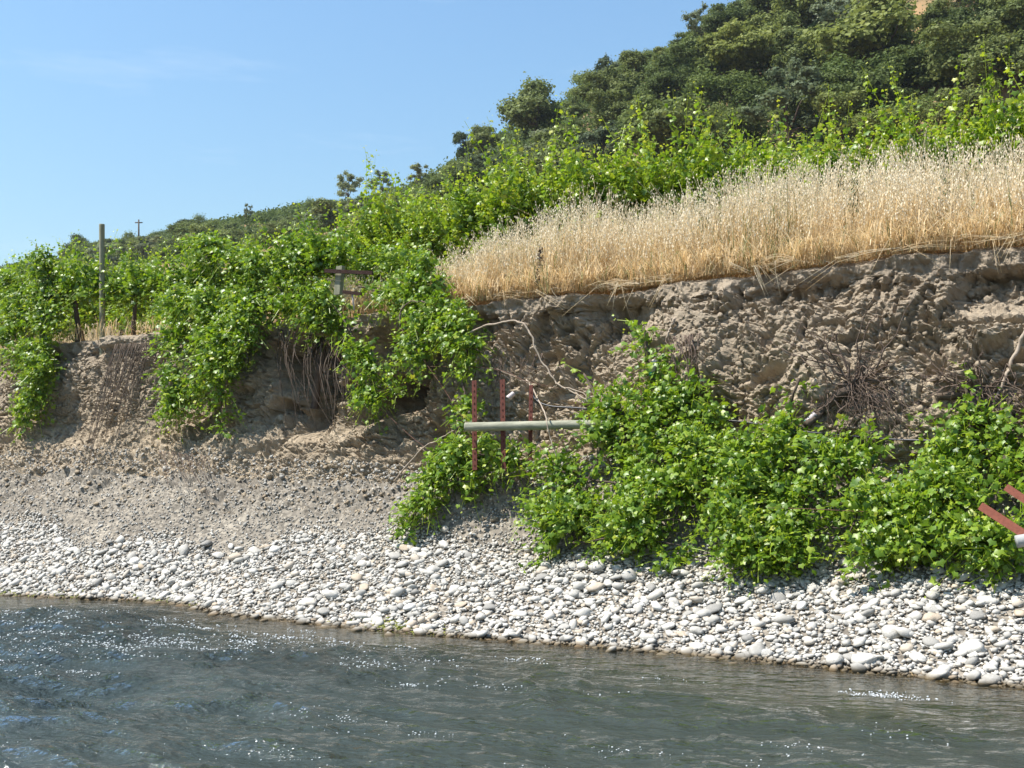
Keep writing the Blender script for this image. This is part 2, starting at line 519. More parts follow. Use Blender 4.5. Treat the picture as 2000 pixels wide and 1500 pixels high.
keys_v = [w0 - 40, w0 - 12, w0 - 3.0, w0 - 0.7, w0, 11.15 - 0.50 * rL, 11.75 - 0.15 * rL, lp - 0.62 + 0.40 * rL, lp - 0.40 + 0.28 * rL, lp - 0.14 + 0.10 * rL, lp + 0.05, lp, lp + 0.18, lp + 1.2, 16 + 0 * one, 30 + 0 * one, 62 + 0 * one]
keys_z = [-2.2 * one, -1.3 * one, -0.75 * one, -0.24 * one, 0 * one, 0.74 * one, 1.55 + 0.10 * rL, 2.05 + 0.42 * rL, 2.75 + 0.25 * rL, 3.25 + 0.1 * rL, 3.68 * one, 3.90 * one, FIELD_Z * one, FIELD_Z + 0.02 * one, FIELD_Z + 0.05 * one, FIELD_Z + 0.15 * one, FIELD_Z + 0.4 * one]
NROW = [2, 4, 10, 20, 34, 32, 46, 44, 40, 36, 24, 18, 20, 10, 5, 4]
rv, rz, bounds = [], [], [0]
KV, KZ = np.array(keys_v), np.array(keys_z)
for k, nr in enumerate(NROW):
    for s in np.linspace(0, 1, nr, endpoint=False):
        rv.append(KV[k] * (1 - s) + KV[k + 1] * s)
        rz.append(KZ[k] * (1 - s) + KZ[k + 1] * s)
    bounds.append(len(rv))
rv.append(KV[-1]); rz.append(KZ[-1])
GV, GZ = np.array(rv).T.copy(), np.array(rz).T.copy()           # (nu, nrow)
NU, NR = GV.shape
# soften the profile's corners above the waterline
for it in range(14):
    a = slice(bounds[3], bounds[10] - 2)
    gv, gz = GV.copy(), GZ.copy()
    GV[:, a] = 0.25 * gv[:, a.start - 1:a.stop - 1] + 0.5 * gv[:, a] + 0.25 * gv[:, a.start + 1:a.stop + 1]
    GZ[:, a] = 0.25 * gz[:, a.start - 1:a.stop - 1] + 0.5 * gz[:, a] + 0.25 * gz[:, a.start + 1:a.stop + 1]
GU = np.repeat(ug[:, None], NR, 1)
row = np.arange(NR)[None, :]
tv, tz = np.gradient(GV, axis=1), np.gradient(GZ, axis=1)
tl = np.sqrt(tv ** 2 + tz ** 2) + 1e-9
NV_, NZ_ = -tz / tl, tv / tl                                    # outward normal (towards the river / up)
core = slice(bounds[3], bounds[13])
U, V_, Z_ = GU[:, core], GV[:, core], GZ[:, core]
face = smooth(bounds[6], bounds[7] + 10, row[:, core]) * (1 - smooth(bounds[10] - 6, bounds[11] - 3, row[:, core]))
tal = smooth(bounds[5], bounds[6], row[:, core]) * (1 - smooth(bounds[10] - 6, bounds[11] - 3, row[:, core]))
rough = 1 - 0.62 * smooth(-13.3, -14.6, U) * smooth(-18.0, -16.8, U)
calm = 0.55 + 0.45 * smooth(-0.25, 0.35, fbm(U * 0.7, V_ * 0.7, Z_ * 0.7 + 5, 2))
def ridged(x, y, z, o):
    r, a = 0, 1.0
    for k in range(o):
        r = r + a * ((1 - np.abs(vnoise(x + 17 * k, y + 5 * k, z + 11 * k))) ** 2 - 0.55)
        x, y, z, a = x * 2.1, y * 2.1, z * 2.1, a * 0.52
    return r
Uw = U + 0.16 * fbm(U * 2.2 + 3, V_ * 2.2, Z_ * 2.2, 2)
Zw = Z_ + 0.16 * fbm(U * 2.2 + 33, V_ * 2.2, Z_ * 2.2 + 9, 2)
f1, f2, fc = worley(Uw * 2.1, V_ * 2.1, Zw * 2.6)
g1, g2, gc = worley(Uw * 5.5 + 3, V_ * 5.5, Zw * 6.5)
h1, h2, hc_ = worley(Uw * 13 + 3, V_ * 13, Zw * 14)
# blocks that broke out at different depths, with cracks between them
chunk = 1.5 * (fc - 0.5) + smooth(0, 0.10, f2 - f1) - 0.8
lump = 1.5 * (gc - 0.5) + smooth(0, 0.14, g2 - g1) - 0.8
crumb = 1.4 * (hc_ - 0.5) + smooth(0, 0.2, h2 - h1) - 0.8
D = face * rough * (0.20 * fbm(U * 0.8, V_ * 0.8, Z_ * 1.0, 3) + calm * (0.075 * chunk + 0.055 * lump + 0.022 * crumb + 0.055 * ridged(Uw * 2.8, V_ * 2.8, Zw * 2.8, 4) + 0.025 * fbm(U * 11, V_ * 11, Z_ * 11, 3, 0.6)))
D += tal * (1 - 0.6 * face) * (0.10 * fbm(U * 1.1, V_ * 1.1, Z_ * 1.1, 3) + 0.03 * lump + 0.018 * crumb + 0.05 * ridged(Uw * 3.4, V_ * 3.4, Zw * 3.4, 3) + 0.03 * fbm(U * 12, V_ * 12, Z_ * 12, 2))
D += 0.05 * fbm(U * 0.9 + 9, V_ * 0.9, Z_ * 0.0 + 2, 3) * smooth(bounds[4], bounds[5], row[:, core]) + 0.012 * fbm(U * 9, V_ * 9, Z_ * 9, 2)
# hollows that hold shade in the bank face
pn = vnoise(Uw * 1.9 + 40, V_ * 1.9, Zw * 2.2 + 4) + 0.45 * vnoise(Uw * 5 + 4, V_ * 5, Zw * 5)
D -= 0.19 * smooth(0.45, 0.8, pn) * face * rough
D = np.clip(D, -0.42, 0.22)
NVc = NV_[:, core]; NZc = NZ_[:, core]
GV[:, core] += NVc * D
GZ[:, core] += NZc * D
# undercut alcove behind the trellis vine
alc = np.exp(-((U + 11.1) / 1.15) ** 4) * smooth(2.05, 2.5, GZ[:, core]) * (1 - smooth(3.45, 3.7, GZ[:, core]))
alc2 = np.exp(-((U + 9.75) / 0.55) ** 4) * smooth(2.35, 2.7, GZ[:, core]) * (1 - smooth(3.5, 3.72, GZ[:, core]))
pock = smooth(-0.25, 0.35, fbm(U * 1.7 + 20, V_ * 0.5, GZ[:, core] * 1.5, 3))
GV[:, core] += (0.25 + 0.95 * pock) * alc + (0.5 + 0.7 * pock) * alc2
# brow that overhangs the face on the right stretch
brow = smooth(-5.2, -4.0, U) * smooth(3.15, 3.4, GZ[:, core]) * (1 - smooth(3.62, 3.78, GZ[:, core])) * smooth(-0.3, 0.3, fbm(U * 1.1, U * 0, U * 0 + 8, 2))
GV[:, core] += 0.26 * brow
# ragged lip: the edge wanders in plan but stays level with the field
lipm = smooth(bounds[9], bounds[10], row[:, core]) * (1 - smooth(bounds[12], bounds[13] - 4, row[:, core]))
GV[:, core] += lipm * (0.13 * fbm(U * 1.4 + 60, U * 0, Z_ * 0.8, 3) + 0.06 * fbm(U * 7, U * 0 + 3, Z_ * 5, 3) + 0.03 * fbm(U * 22, V_ * 9, Z_ * 18, 2))
GZ[:, core] += smooth(bounds[10], bounds[11], row[:, core]) * (1 - smooth(bounds[12], bounds[13], row[:, core])) * 0.035 * fbm(U * 2.5, V_ * 2.5, U * 0 + 1, 3)
GX, GY = uv2xy(GU, GV)
GRID = np.stack([GX, GY, GZ], -1)
def strip(name, k0, k1, mat, kind='structure', sm=True):
    a, b = bounds[k0], (bounds[k1] + 1 if k1 < len(bounds) - 1 else NR)
    g = GRID[:, a:b]
    o = link(name, mesh_np(name, g.reshape(-1, 3), grid_faces(g.shape[0], g.shape[1])[:, ::-1], mat, sm))
    return tag(o, kind=kind)
o_bed = strip('riverbed', 0, 4, M['bed'])
o_bar = strip('gravel_bar', 4, 6, M['silt'])
o_bank = strip('river_bank', 6, 12, M['dirt'], sm=False)
o_field = strip('vineyard_ground', 12, 16, M['field'])
tag(o_bed, 'brown stony riverbed under the shallow water', None)
tag(o_bar, 'pale gravel bar sloping from the bank to the water')
tag(o_bank, 'crumbling brown earth bank cut away by the river')
tag(o_field, 'straw covered field on top of the bank')
_lip = GV[:, bounds[11]:bounds[12] + 1].min(axis=1)
def edge_v(u):
    """where the ragged lip really runs"""
    return np.interp(u, ug, _lip)
def on_grid(u, r):
    """position and normal of the swept surface at bank coordinate u and fractional row r"""
    i = np.interp(u, ug, np.arange(NU))
    i0 = np.clip(i.astype(int), 0, NU - 2); r0 = np.clip(r.astype(int), 0, NR - 2)
    fi, fr = (i - i0)[:, None], (r - r0)[:, None]
    p = (GRID[i0, r0] * (1 - fi) * (1 - fr) + GRID[i0 + 1, r0] * fi * (1 - fr) + GRID[i0, r0 + 1] * (1 - fi) * fr + GRID[i0 + 1, r0 + 1] * fi * fr)
    a = GRID[np.clip(i0 + 3, 0, NU - 1), r0] - GRID[np.clip(i0 - 3, 0, NU - 1), r0]
    b = GRID[i0, np.clip(r0 + 3, 0, NR - 1)] - GRID[i0, np.clip(r0 - 3, 0, NR - 1)]
    nn = np.cross(a, b)
    nn /= np.linalg.norm(nn, axis=1)[:, None] + 1e-9
    nn[nn[:, 2] < 0] *= -1
    return p, nn
def face_v(u, z):
    """bank depth v of the bank surface at (u, z)"""
    i = int(np.argmin(abs(ug - u)))
    a, b = bounds[3], bounds[11]
    return float(np.interp(z, np.maximum.accumulate(GZ[i, a:b]), GV[i, a:b]))

_ga, _gb = bounds[3], bounds[11]
_gi = np.where((ug > -20) & (ug < 1.6))[0]
_G = GRID[_gi][::2, _ga:_gb]
_gpx, _gpy = pix(_G)
_gv = GV[_gi][::2, _ga:_gb]
_gY = _G[..., 1]
def Pc(px, py, v, gap=0.03):
    """like P, but never inside the bank: stays in front of the earth seen in that direction"""
    near = (abs(_gpx - px) < 9) & (abs(_gpy - py) < 9)
    if near.any():
        yy = np.where(near, _gY, 1e9)
        k = np.unravel_index(np.argmin(yy), yy.shape)
        v = min(v, float(_gv[k]) - gap)
    return P(px, py, v)

# the land beyond: ground sheet to the horizon and the near bank behind the camera
gs = 1000
gm = mesh_np('ground', [(-gs, -gs, -3), (gs, -gs, -3), (gs, gs, -3), (-gs, gs, -3)], [(0, 1, 2, 3)], M['field'], False)
tag(link('ground', gm), 'dry land around the river', kind='structure')

# ------------------------------------------------------------------ water
wu = np.concatenate([-20 - np.geomspace(0.1, 280, 40)[::-1], np.arange(-20, 3.5, 0.06), 3.5 + np.geomspace(0.1, 120, 30)])
wv = np.concatenate([1.5 - np.geomspace(0.1, 28, 20)[::-1], np.arange(1.5, 10.4, 0.045)])
WU, WV = np.meshgrid(wu, wv, indexing='ij')
dist = wl_v(WU) - WV
chop = smooth(0.1, 1.6, dist + 0.8 * fbm(WU * 0.5, WV * 0.5, WU * 0 + 3, 2)) * (0.55 + 0.45 * smooth(-3.5, -8.0, WU))
calmL = smooth(-10.5, -12.0, WU) * (1 - smooth(0.5, 1.3, dist))
chop = chop * (1 - 0.8 * calmL)
wx = WU + 0.25 * fbm(WU * 0.8, WV * 0.8, WU * 0 + 1, 2)
rid = 1 - np.abs(fbm(wx * 1.1, WV * 2.0, WU * 0 + 7, 3))
WZ = chop * (0.05 * fbm(wx * 0.7, WV * 1.3, WU * 0, 3) + 0.06 * (rid ** 3 - 0.4) + 0.03 * fbm(wx * 4, WV * 5, WU * 0 + 4, 2)) + 0.004 * fbm(wx * 2, WV * 3, WU * 0 + 5, 2)
WZ *= smooth(-0.2, 0.5, dist) * 0.9 + 0.1
depth = np.interp(dist, [-1, 0, 0.7, 3, 12], [0, 0.0, 0.24, 0.75, 1.3])
X_, Y_ = uv2xy(WU, WV)
wm = mesh_np('river', np.stack([X_, Y_, WZ], -1).reshape(-1, 3), grid_faces(*WU.shape), M['water'], True, {'depth': depth, 'rough': chop})
tag(link('river', wm), 'choppy grey green river with sun glints', kind='structure')

# ------------------------------------------------------------------ hill
def ridge(u):
    return np.interp(u, [-330, -230, -196, -184, -172, -150, -110, -95, -81, -68, -49, -25, 10, 80, 200], [5, 8, 14, 30, 38, 38.5, 41, 41.5, 43, 46.5, 53, 60, 70, 80, 70])
def hill_z(u, v):
    s = smooth(44, 128, v) * 0.35 + 0.65 * np.clip((v - 44) / 84, 0, 1)
    r = ridge(u + 6 * fbm(u * 0.02, v * 0.02, u * 0, 2))
    z = FIELD_Z + 0.2 + (r - 4) * s - np.clip(v - 132, 0, 400) * 0.22 * smooth(126, 150, v)
    return z + 1.6 * fbm(u * 0.045, v * 0.045, u * 0 + 2, 4) * np.clip(s * 4, 0, 1)
hu = np.linspace(-420, 160, 240); hv = np.concatenate([np.linspace(40, 150, 90), np.linspace(154, 420, 30)])
HU, HV = np.meshgrid(hu, hv, indexing='ij')
HZ = hill_z(HU, HV)
HX, HY = uv2xy(HU, HV)
hm = mesh_np('hill', np.stack([HX, HY, HZ], -1).reshape(-1, 3), grid_faces(*HU.shape), M['hill'])
tag(link('hill', hm), 'wooded hillside with bare orange earth showing between the trees', kind='structure')

# ------------------------------------------------------------------ foliage generators
def leaf_template():
    a = np.radians([-90, -42, 16, 56, 90, 124, 164, 222])
    r = np.array([0.25, 0.82, 1.0, 0.66, 1.14, 0.66, 1.0, 0.82])
    x, y = r * np.cos(a) * 0.5, r * np.sin(a) * 0.5
    z = -0.16 * (np.abs(x) * 1.4) ** 1.2 - 0.22 * np.clip(y, 0, 1) ** 2
    V = np.vstack([[0, -0.05, 0.03], np.stack([x, y, z], -1)])
    F = np.array([(0, i + 1, (i + 1) % 8 + 1) for i in range(8)])
    return V, F
LV, LF = leaf_template()
def frames(nrm, tip):
    nrm = nrm / (np.linalg.norm(nrm, axis=1)[:, None] + 1e-9)
    y = tip - nrm * np.sum(tip * nrm, 1)[:, None]
    y /= np.linalg.norm(y, axis=1)[:, None] + 1e-9
    x = np.cross(y, nrm)
    return x, y, nrm
def scatter(T, F, pos_, x, y, z, sc, tint):
    N, K = len(pos_), len(T)
    V = pos_[:, None] + sc[:, None, None] * (T[None, :, 0:1] * x[:, None] + T[None, :, 1:2] * y[:, None] + T[None, :, 2:3] * z[:, None])
    FF = (F[None] + (np.arange(N) * K)[:, None, None]).reshape(-1, F.shape[1])
    return V.reshape(-1, 3), FF, np.repeat(tint, K)
def shoots_to_leaves(starts, dirs, lens, droop, rng, size=0.105, out=None):
    """leaves along curved shoots; returns arrays for scatter() and shoot stems"""
    Ps, Ns, Ts, Sc, Ti, stems = [], [], [], [], [], []
    sun = np.array(SUN_DIR)
    for p0, d, L in zip(starts, dirs, lens):
        n = max(4, int(L / 0.043))
        s = np.linspace(0, 1, n)
        c = p0 + d * (s * L)[:, None] + np.array([0, 0, -1.0]) * (droop * L * s ** 2)[:, None]
        wob = rng.normal(0, 0.02, 3)
        c = c + wob * np.sin(s * 5)[:, None]
        stems.append(c[[0, n // 2, n - 1]])
        k = rng.normal(0, 1, (n, 3)); k[:, 2] *= 0.5
        k /= np.linalg.norm(k, axis=1)[:, None]
        off = k * rng.uniform(0.03, 0.11, n)[:, None]
        Ps.append(c + off)
        o = out if out is not None else np.zeros(3)
        Ns.append(0.40 * UP + 0.30 * sun + 0.7 * k + 0.22 * o + rng.normal(0, 0.55, (n, 3)))
        Ts.append(k + np.array([0, 0, -0.8]) + rng.normal(0, 0.3, (n, 3)))
        tip = np.clip((s - 0.72) / 0.28, 0, 1)
        Sc.append(size * rng.uniform(0.55, 1.38, n) * (1 - 0.62 * tip))
        Ti.append(np.clip(0.40 + rng.normal(0, 0.17, n) + 0.5 * tip * rng.uniform(0.3, 1.0), 0, 1))
    return [np.concatenate(q) for q in (Ps, Ns, Ts, Sc, Ti)] + [stems]
def foliage_mesh(name, data, rng, stemw=0.004):
    p, nn, t, sc, ti, stems = data
    x, y, z = frames(nn, t)
    V, F, A = scatter(LV, LF, p, x, y, z, sc, ti)
    # thin green shoots, as narrow three-sided strips
    sv, sf, k = [], [], len(V)
    for c in stems:
        w = np.cross(c[-1] - c[0], rng.normal(0, 1, 3)); w = w / (np.linalg.norm(w) + 1e-9) * stemw
        for i in range(2):
            sv += [c[i] - w, c[i] + w, c[i + 1] + w * 0.7, c[i + 1] - w * 0.7]
            sf += [(k, k + 1, k + 2), (k, k + 2, k + 3)]
            k += 4
    V = np.vstack([V, sv]); F = np.vstack([F, sf]); A = np.concatenate([A, np.full(len(sv), 0.75)])
    return mesh_np(name, V, F, M['vine_leaf'], True, {'tint': A})
def spine_foliage(name, spines, rng, per_m=26, L=(0.22, 0.6), upb=0.55, droop=0.35, out=None, size=0.105, rad=0.10, lumps=False):
    """foliage growing from a set of 3-D spines (cordons, canes, fallen arms)"""
    st, di, le = [], [], []
    seedk = float(rng.uniform(0, 50))
    for sp in spines:
        c = spline(sp, max(8, 3 * len(sp)))
        seg = np.linalg.norm(np.diff(c, axis=0), axis=1)
        tot = seg.sum()
        cum = np.concatenate([[0], np.cumsum(seg)])
        m = max(4, int(per_m * tot))
        q = rng.random(m) * tot
        # gather the shoots in clusters so that dark gaps stay between them
        cl = rng.random(max(2, int(tot / 0.19))) * tot
        q = np.where(rng.random(m) < 0.82, rng.choice(cl, m) + rng.normal(0, 0.03, m), q)
        q = np.clip(q, 0, tot)
        pts = np.stack([np.interp(q, cum, c[:, k]) for k in range(3)], -1)
        d = rng.normal(0, 1, (m, 3))
        d /= np.linalg.norm(d, axis=1)[:, None]
        sh = np.stack([vnoise(q / 0.13 + 31 * k, q * 0 + seedk, q * 0) for k in range(3)], -1)      # bunches lean together
        st.append(pts + d * rad * rng.random((m, 1)) + sh * rad * 1.5)
        if out is not None:
            d = d + out * 0.45
        d = d + UP * upb
        d /= np.linalg.norm(d, axis=1)[:, None]
        ll = rng.uniform(L[0], L[1], m)
        if lumps:
            p_ = st[-1]
            nz = vnoise(p_[:, 0] / 0.30 + seedk, p_[:, 1] / 0.30, p_[:, 2] / 0.30) + 0.4 * vnoise(p_[:, 0] / 0.13, p_[:, 1] / 0.13 + seedk, p_[:, 2] / 0.13)
            kp = nz > -0.30
            ll = ll * (0.75 + 0.75 * np.clip(nz + 0.3, 0, 1))
            st[-1], d, ll = p_[kp], d[kp], ll[kp]
        di.append(d)
        le.append(ll)
    data = shoots_to_leaves(np.concatenate(st), np.concatenate(di), np.concatenate(le), droop, rng, size, out)
    data[4] = np.where(rng.random(len(data[4])) < 0.004, 1.0, data[4])
    return foliage_mesh(name, data, rng)

RIVER = -EV            # direction from the bank towards the river
# ------------------------------------------------------------------ standing vines
def standing_variant(seed, hc=0.92, n=118, m=66, tall=1.0, young=0.0):
    rng = np.random.default_rng(seed)
    a = rng.uniform(-0.72, 0.72, n)
    st = a[:, None] * EU + UP * (hc + rng.normal(0, 0.07, n))[:, None] + EV * rng.normal(0, 0.08, n)[:, None]
    lean = rng.normal(0, 0.42, n)
    d = UP + EV * lean[:, None] + EU * rng.normal(0, 0.26, n)[:, None]
    d /= np.linalg.norm(d, axis=1)[:, None]
    L = tall * rng.uniform(0.40, 1.05, n) * (1 - 0.22 * np.abs(lean))
    L[rng.choice(n, 14, False)] = tall * rng.uniform(1.05, 1.5, 14)
    # hanging skirt below the cordon
    a2 = rng.uniform(-0.75, 0.75, m)
    st2 = a2[:, None] * EU + UP * (hc + rng.uniform(-0.12, 0.4, m))[:, None]
    d2 = rng.normal(0, 0.5, (m, 3)) + EV * rng.choice([-1, 1], m)[:, None] * 0.9
    d2[:, 2] = rng.uniform(-0.3, 0.5, m)
    d2 /= np.linalg.norm(d2, axis=1)[:, None]
    L2 = rng.uniform(0.35, 0.75, m)
    A = shoots_to_leaves(st, d, L, 0.12, rng, 0.098)
    B = shoots_to_leaves(st2, d2, L2, 0.5, rng, 0.098)
    data = [np.concatenate([A[i], B[i]]) for i in range(5)] + [A[5] + B[5]]
    data[4] = np.clip(data[4] + young, 0, 1)
    fol = foliage_mesh('vine_foliage', data, rng)
    t = MB().tube(wiggle([(0, 0, -0.25), (0.02, 0, 0.3), (-0.02, 0.02, 0.62 * hc / 0.92), (0.0, 0, hc - 0.02)], 9, 0.012, seed), 0.055, 0.042, 8, knob=0.18)
    arms = []
    for s in (-1, 1):
        pts = [UP * (hc - 0.06), EU * s * 0.14 + UP * (hc + 0.05), EU * s * 0.42 + UP * (hc + 0.03), EU * s * 0.74 + UP * (hc + 0.01)]
        arms.append(MB().tube(wiggle(pts, 9, 0.01, seed + 3 + s), 0.034, 0.017, 6, knob=0.2).mesh('arm', M['bark']))
    return fol, t.mesh('trunk', M['bark']), arms
VAR = [standing_variant(50 + k) for k in range(3)]
TALL = [standing_variant(60 + k, 1.46, 215, 110, 1.5, 0.10) for k in range(3)]
def standing_vine(u, v, z, label, group, k, sc=1.0, var=VAR):
    fol, tr, arms = var[k % 3]
    x, y = uv2xy(u, v)
    r = empty('grapevine', (x, y, z))
    r.scale = (sc, sc, sc * random.uniform(0.95, 1.06))
    if (k // 3) % 2:
        r.rotation_euler.z = math.pi
    tag(r, label, 'grapevine', group)
    tk = link('trunk', tr, r)
    for a in arms:
        link('arm', a, tk)
    tag(link('foliage', fol, r), kind='stuff')
    return r
ORD = ['first', 'second', 'third', 'fourth', 'fifth', 'sixth', 'seventh', 'eighth', 'ninth', 'tenth', 'eleventh', 'twelfth', 'thirteenth', 'fourteenth', 'fifteenth', 'sixteenth', 'seventeenth', 'eighteenth', 'nineteenth', 'twentieth', 'twenty-first', 'twenty-second']
# back row behind the oats, counted from the right edge of the photograph
us = us_back = np.arange(-1.6, -24.5, -1.22)
for i, u in enumerate(us):
    v = 16.0 + random.uniform(-0.1, 0.1)
    standing_vine(u + random.uniform(-0.1, 0.1), v, FIELD_Z + 0.06, f'leafy green grapevine in the row behind the oats, {ORD[i]} from the right edge', 'grapevines of the back row', i * 2 + i // 3, random.uniform(0.95, 1.1) * (0.98 if u > -7 else 1.0), TALL if u > -13.2 else VAR)
# the edge row on the left, still standing
for i, (px, v, lab) in enumerate([
        (8, 12.95, 'leafy grapevine on the bank top cut by the left edge of the photo'),
        (150, 12.72, 'grapevine with dark twisted trunk standing just left of the round timber post'),
        (262, 12.86, 'grapevine with thick dark trunk standing just right of the round timber post'),
        (385, 12.85, 'upright grapevine above the broad leafy curtain on the bank edge'),
        (505, 12.85, 'upright grapevine midway between the timber post and the broken crossarm trellis'),
        (610, 12.80, 'tall grapevine with a leafy spire just left of the broken crossarm trellis'),
        (760, 12.95, 'low grapevine right of the broken crossarm trellis, next to the oats')]):
    p = P(px, 650, v)
    u = p[0] * CU - p[1] * SU
    standing_vine(u, v, FIELD_Z - 0.03, lab, 'grapevines of the edge row', i * 2, (0.88, 0.88, 0.84, 0.72, 0.76, 0.86, 0.62)[i])

# ------------------------------------------------------------------ hanging and fallen vines
def hanging_vine(label, spines_px, base_px, seed, group, per_m=30, L=(0.2, 0.5), upb=0.25, droop=0.5, trunk=None, size=0.080):
    rng = np.random.default_rng(seed)
    sp = [[Pc(*q, 0.09) for q in s] for s in spines_px]
    b = P(*base_px)
    r = empty('grapevine', b)
    tag(r, label, 'grapevine', group)
    fm = spine_foliage('vine_foliage', [np.array(s) - b for s in sp], rng, per_m, L, upb, droop, RIVER, size, 0.10, 'fallen' in group)
    tag(link('foliage', fm, r), kind='stuff')
    for s in sp:
        MB().tube(wiggle(np.array(s) - b, 5 * len(s), 0.012, seed), 0.016, 0.006, 5, knob=0.2).build('cane', M['bark'], r)
    if trunk:
        MB().tube(wiggle([Pc(*q, 0.09) - b for q in trunk], 12, 0.015, seed + 1), 0.06, 0.04, 8, knob=0.2).build('trunk', M['bark'], r)
    return r
G1 = 'grapevines hanging over the bank edge'
hanging_vine('grapevine spilling down the bare bank at the far left of the photo',
    [[(75, 500, 12.5), (85, 590, 12.35), (75, 680, 12.1), (90, 730, 12.0)], [(30, 560, 12.5), (30, 640, 12.3), (45, 700, 12.1)], [(90, 700, 12.05), (70, 760, 11.95), (40, 830, 11.85)], [(70, 480, 12.6), (100, 560, 12.5), (95, 640, 12.3)], [(40, 520, 12.55), (50, 610, 12.35), (60, 690, 12.1), (80, 740, 12.0)], [(15, 540, 12.55), (10, 620, 12.4), (20, 670, 12.2)], [(100, 590, 12.45), (90, 660, 12.25), (75, 720, 12.05), (55, 790, 11.9)]],
    (80, 660, 12.4), 11, G1, 100, (0.16, 0.42), trunk=[(85, 700, 12.3), (80, 640, 12.4), (75, 560, 12.5)])
hanging_vine('broad leafy grapevine curtain hanging low over the bank, right of the timber post',
    [[(340, 560, 12.5), (350, 640, 12.2), (345, 720, 12.0), (340, 790, 11.9), (325, 815, 11.85)], [(400, 560, 12.5), (410, 640, 12.15), (400, 720, 11.95), (370, 780, 11.9)], [(440, 600, 12.4), (440, 690, 12.0), (430, 780, 11.9), (428, 860, 11.85)], [(480, 560, 12.5), (485, 640, 12.15), (480, 710, 12.0)], [(370, 480, 12.7), (430, 500, 12.6), (500, 520, 12.5)], [(320, 590, 12.45), (400, 600, 12.4), (490, 600, 12.4)]],
    (400, 650, 12.4), 12, G1, 135, (0.16, 0.50))
hanging_vine('grapevine draped in a leafy V below the broken crossarm trellis',
    [[(560, 560, 12.55), (640, 590, 12.35), (690, 660, 12.1), (720, 730, 12.0), (735, 785, 11.95)], [(800, 600, 12.4), (795, 660, 12.15), (770, 715, 12.0), (745, 760, 11.95)], [(560, 480, 12.7), (600, 540, 12.55), (620, 610, 12.4)], [(700, 560, 12.55), (760, 570, 12.5), (820, 560, 12.5)], [(540, 560, 12.55), (580, 610, 12.4), (640, 640, 12.3)], [(490, 570, 12.5), (560, 590, 12.45), (650, 580, 12.4)]],
    (620, 640, 12.5), 13, G1, 105, (0.15, 0.36))
hanging_vine('grapevine leaning off the bank edge where the dry oats begin',
    [[(820, 540, 12.5), (850, 600, 12.25), (880, 660, 12.05), (945, 690, 11.95)], [(870, 580, 12.35), (900, 650, 12.05), (925, 720, 11.95), (925, 750, 11.9)], [(815, 560, 12.5), (830, 660, 12.1), (835, 750, 12.0)], [(760, 500, 12.7), (830, 520, 12.6), (870, 560, 12.45)]],
    (850, 600, 12.4), 14, G1, 100, (0.15, 0.36))
hanging_vine('slender leafy cane hanging in an arc left of the rusty steel stakes',
    [[(908, 745, 11.95), (905, 800, 11.75), (895, 860, 11.55), (860, 925, 11.35), (820, 985, 11.2), (795, 1035, 11.05)], [(900, 830, 11.6), (870, 900, 11.4), (840, 950, 11.25), (805, 1010, 11.1)], [(890, 870, 11.5), (850, 935, 11.3), (815, 970, 11.2), (785, 1000, 11.1)], [(880, 880, 11.5), (940, 900, 11.45), (1040, 900, 11.45)], [(870, 890, 11.45), (960, 890, 11.4), (1050, 915, 11.35)], [(860, 920, 11.4), (900, 940, 11.35), (950, 925, 11.35)]],
    (905, 800, 11.8), 15, G1, 84, (0.12, 0.30))
G2 = 'grapevines fallen down the bank'
def fv(py):
    return float(np.interp(py, [640, 740, 800, 900, 1000, 1120], [12.2, 12.0, 11.85, 11.45, 11.05, 10.75]))
def fs(*pts):
    return [(x, y, fv(y)) for x, y in pts]
hanging_vine('large fallen grapevine with a tall shoot, at the right end of the lying pole',
    [fs((1140, 730), (1175, 790), (1180, 850), (1150, 930), (1120, 1000)), fs((1255, 640), (1270, 700), (1270, 790), (1260, 900), (1240, 1000), (1210, 1070)), fs((1370, 730), (1365, 800), (1350, 900), (1320, 1000), (1290, 1070)), fs((1080, 900), (1130, 960), (1090, 1050)), fs((1060, 960), (1070, 1010), (1060, 1075)), fs((1200, 800), (1290, 810), (1400, 830)), fs((1130, 930), (1250, 950), (1380, 960)), fs((1160, 870), (1260, 880), (1400, 880)), fs((1080, 1010), (1200, 1010), (1380, 1020)), fs((1120, 1060), (1220, 1050), (1340, 1070))],
    (1250, 960, 11.5), 16, G2, 125, (0.08, 0.40), 0.65, 0.25, trunk=[(1270, 690, 12.2), (1285, 760, 12.0), (1300, 850, 11.8), (1290, 960, 11.4)])
hanging_vine('fallen grapevine mass below the uprooted stump, middle of the fallen row',
    [fs((1560, 740), (1545, 800), (1520, 880), (1480, 980), (1450, 1080)), fs((1470, 830), (1460, 900), (1440, 980), (1410, 1080)), fs((1650, 850), (1630, 900), (1590, 970), (1540, 1080)), fs((1690, 850), (1700, 890), (1690, 950), (1650, 1060)), fs((1430, 960), (1540, 970), (1660, 950)), fs((1430, 900), (1520, 910), (1600, 900)), fs((1420, 1020), (1540, 1040), (1680, 1020)), fs((1400, 1080), (1500, 1090), (1620, 1090)), fs((1480, 1000), (1500, 1110))],
    (1550, 960, 11.4), 17, G2, 125, (0.08, 0.40), 0.65, 0.25)
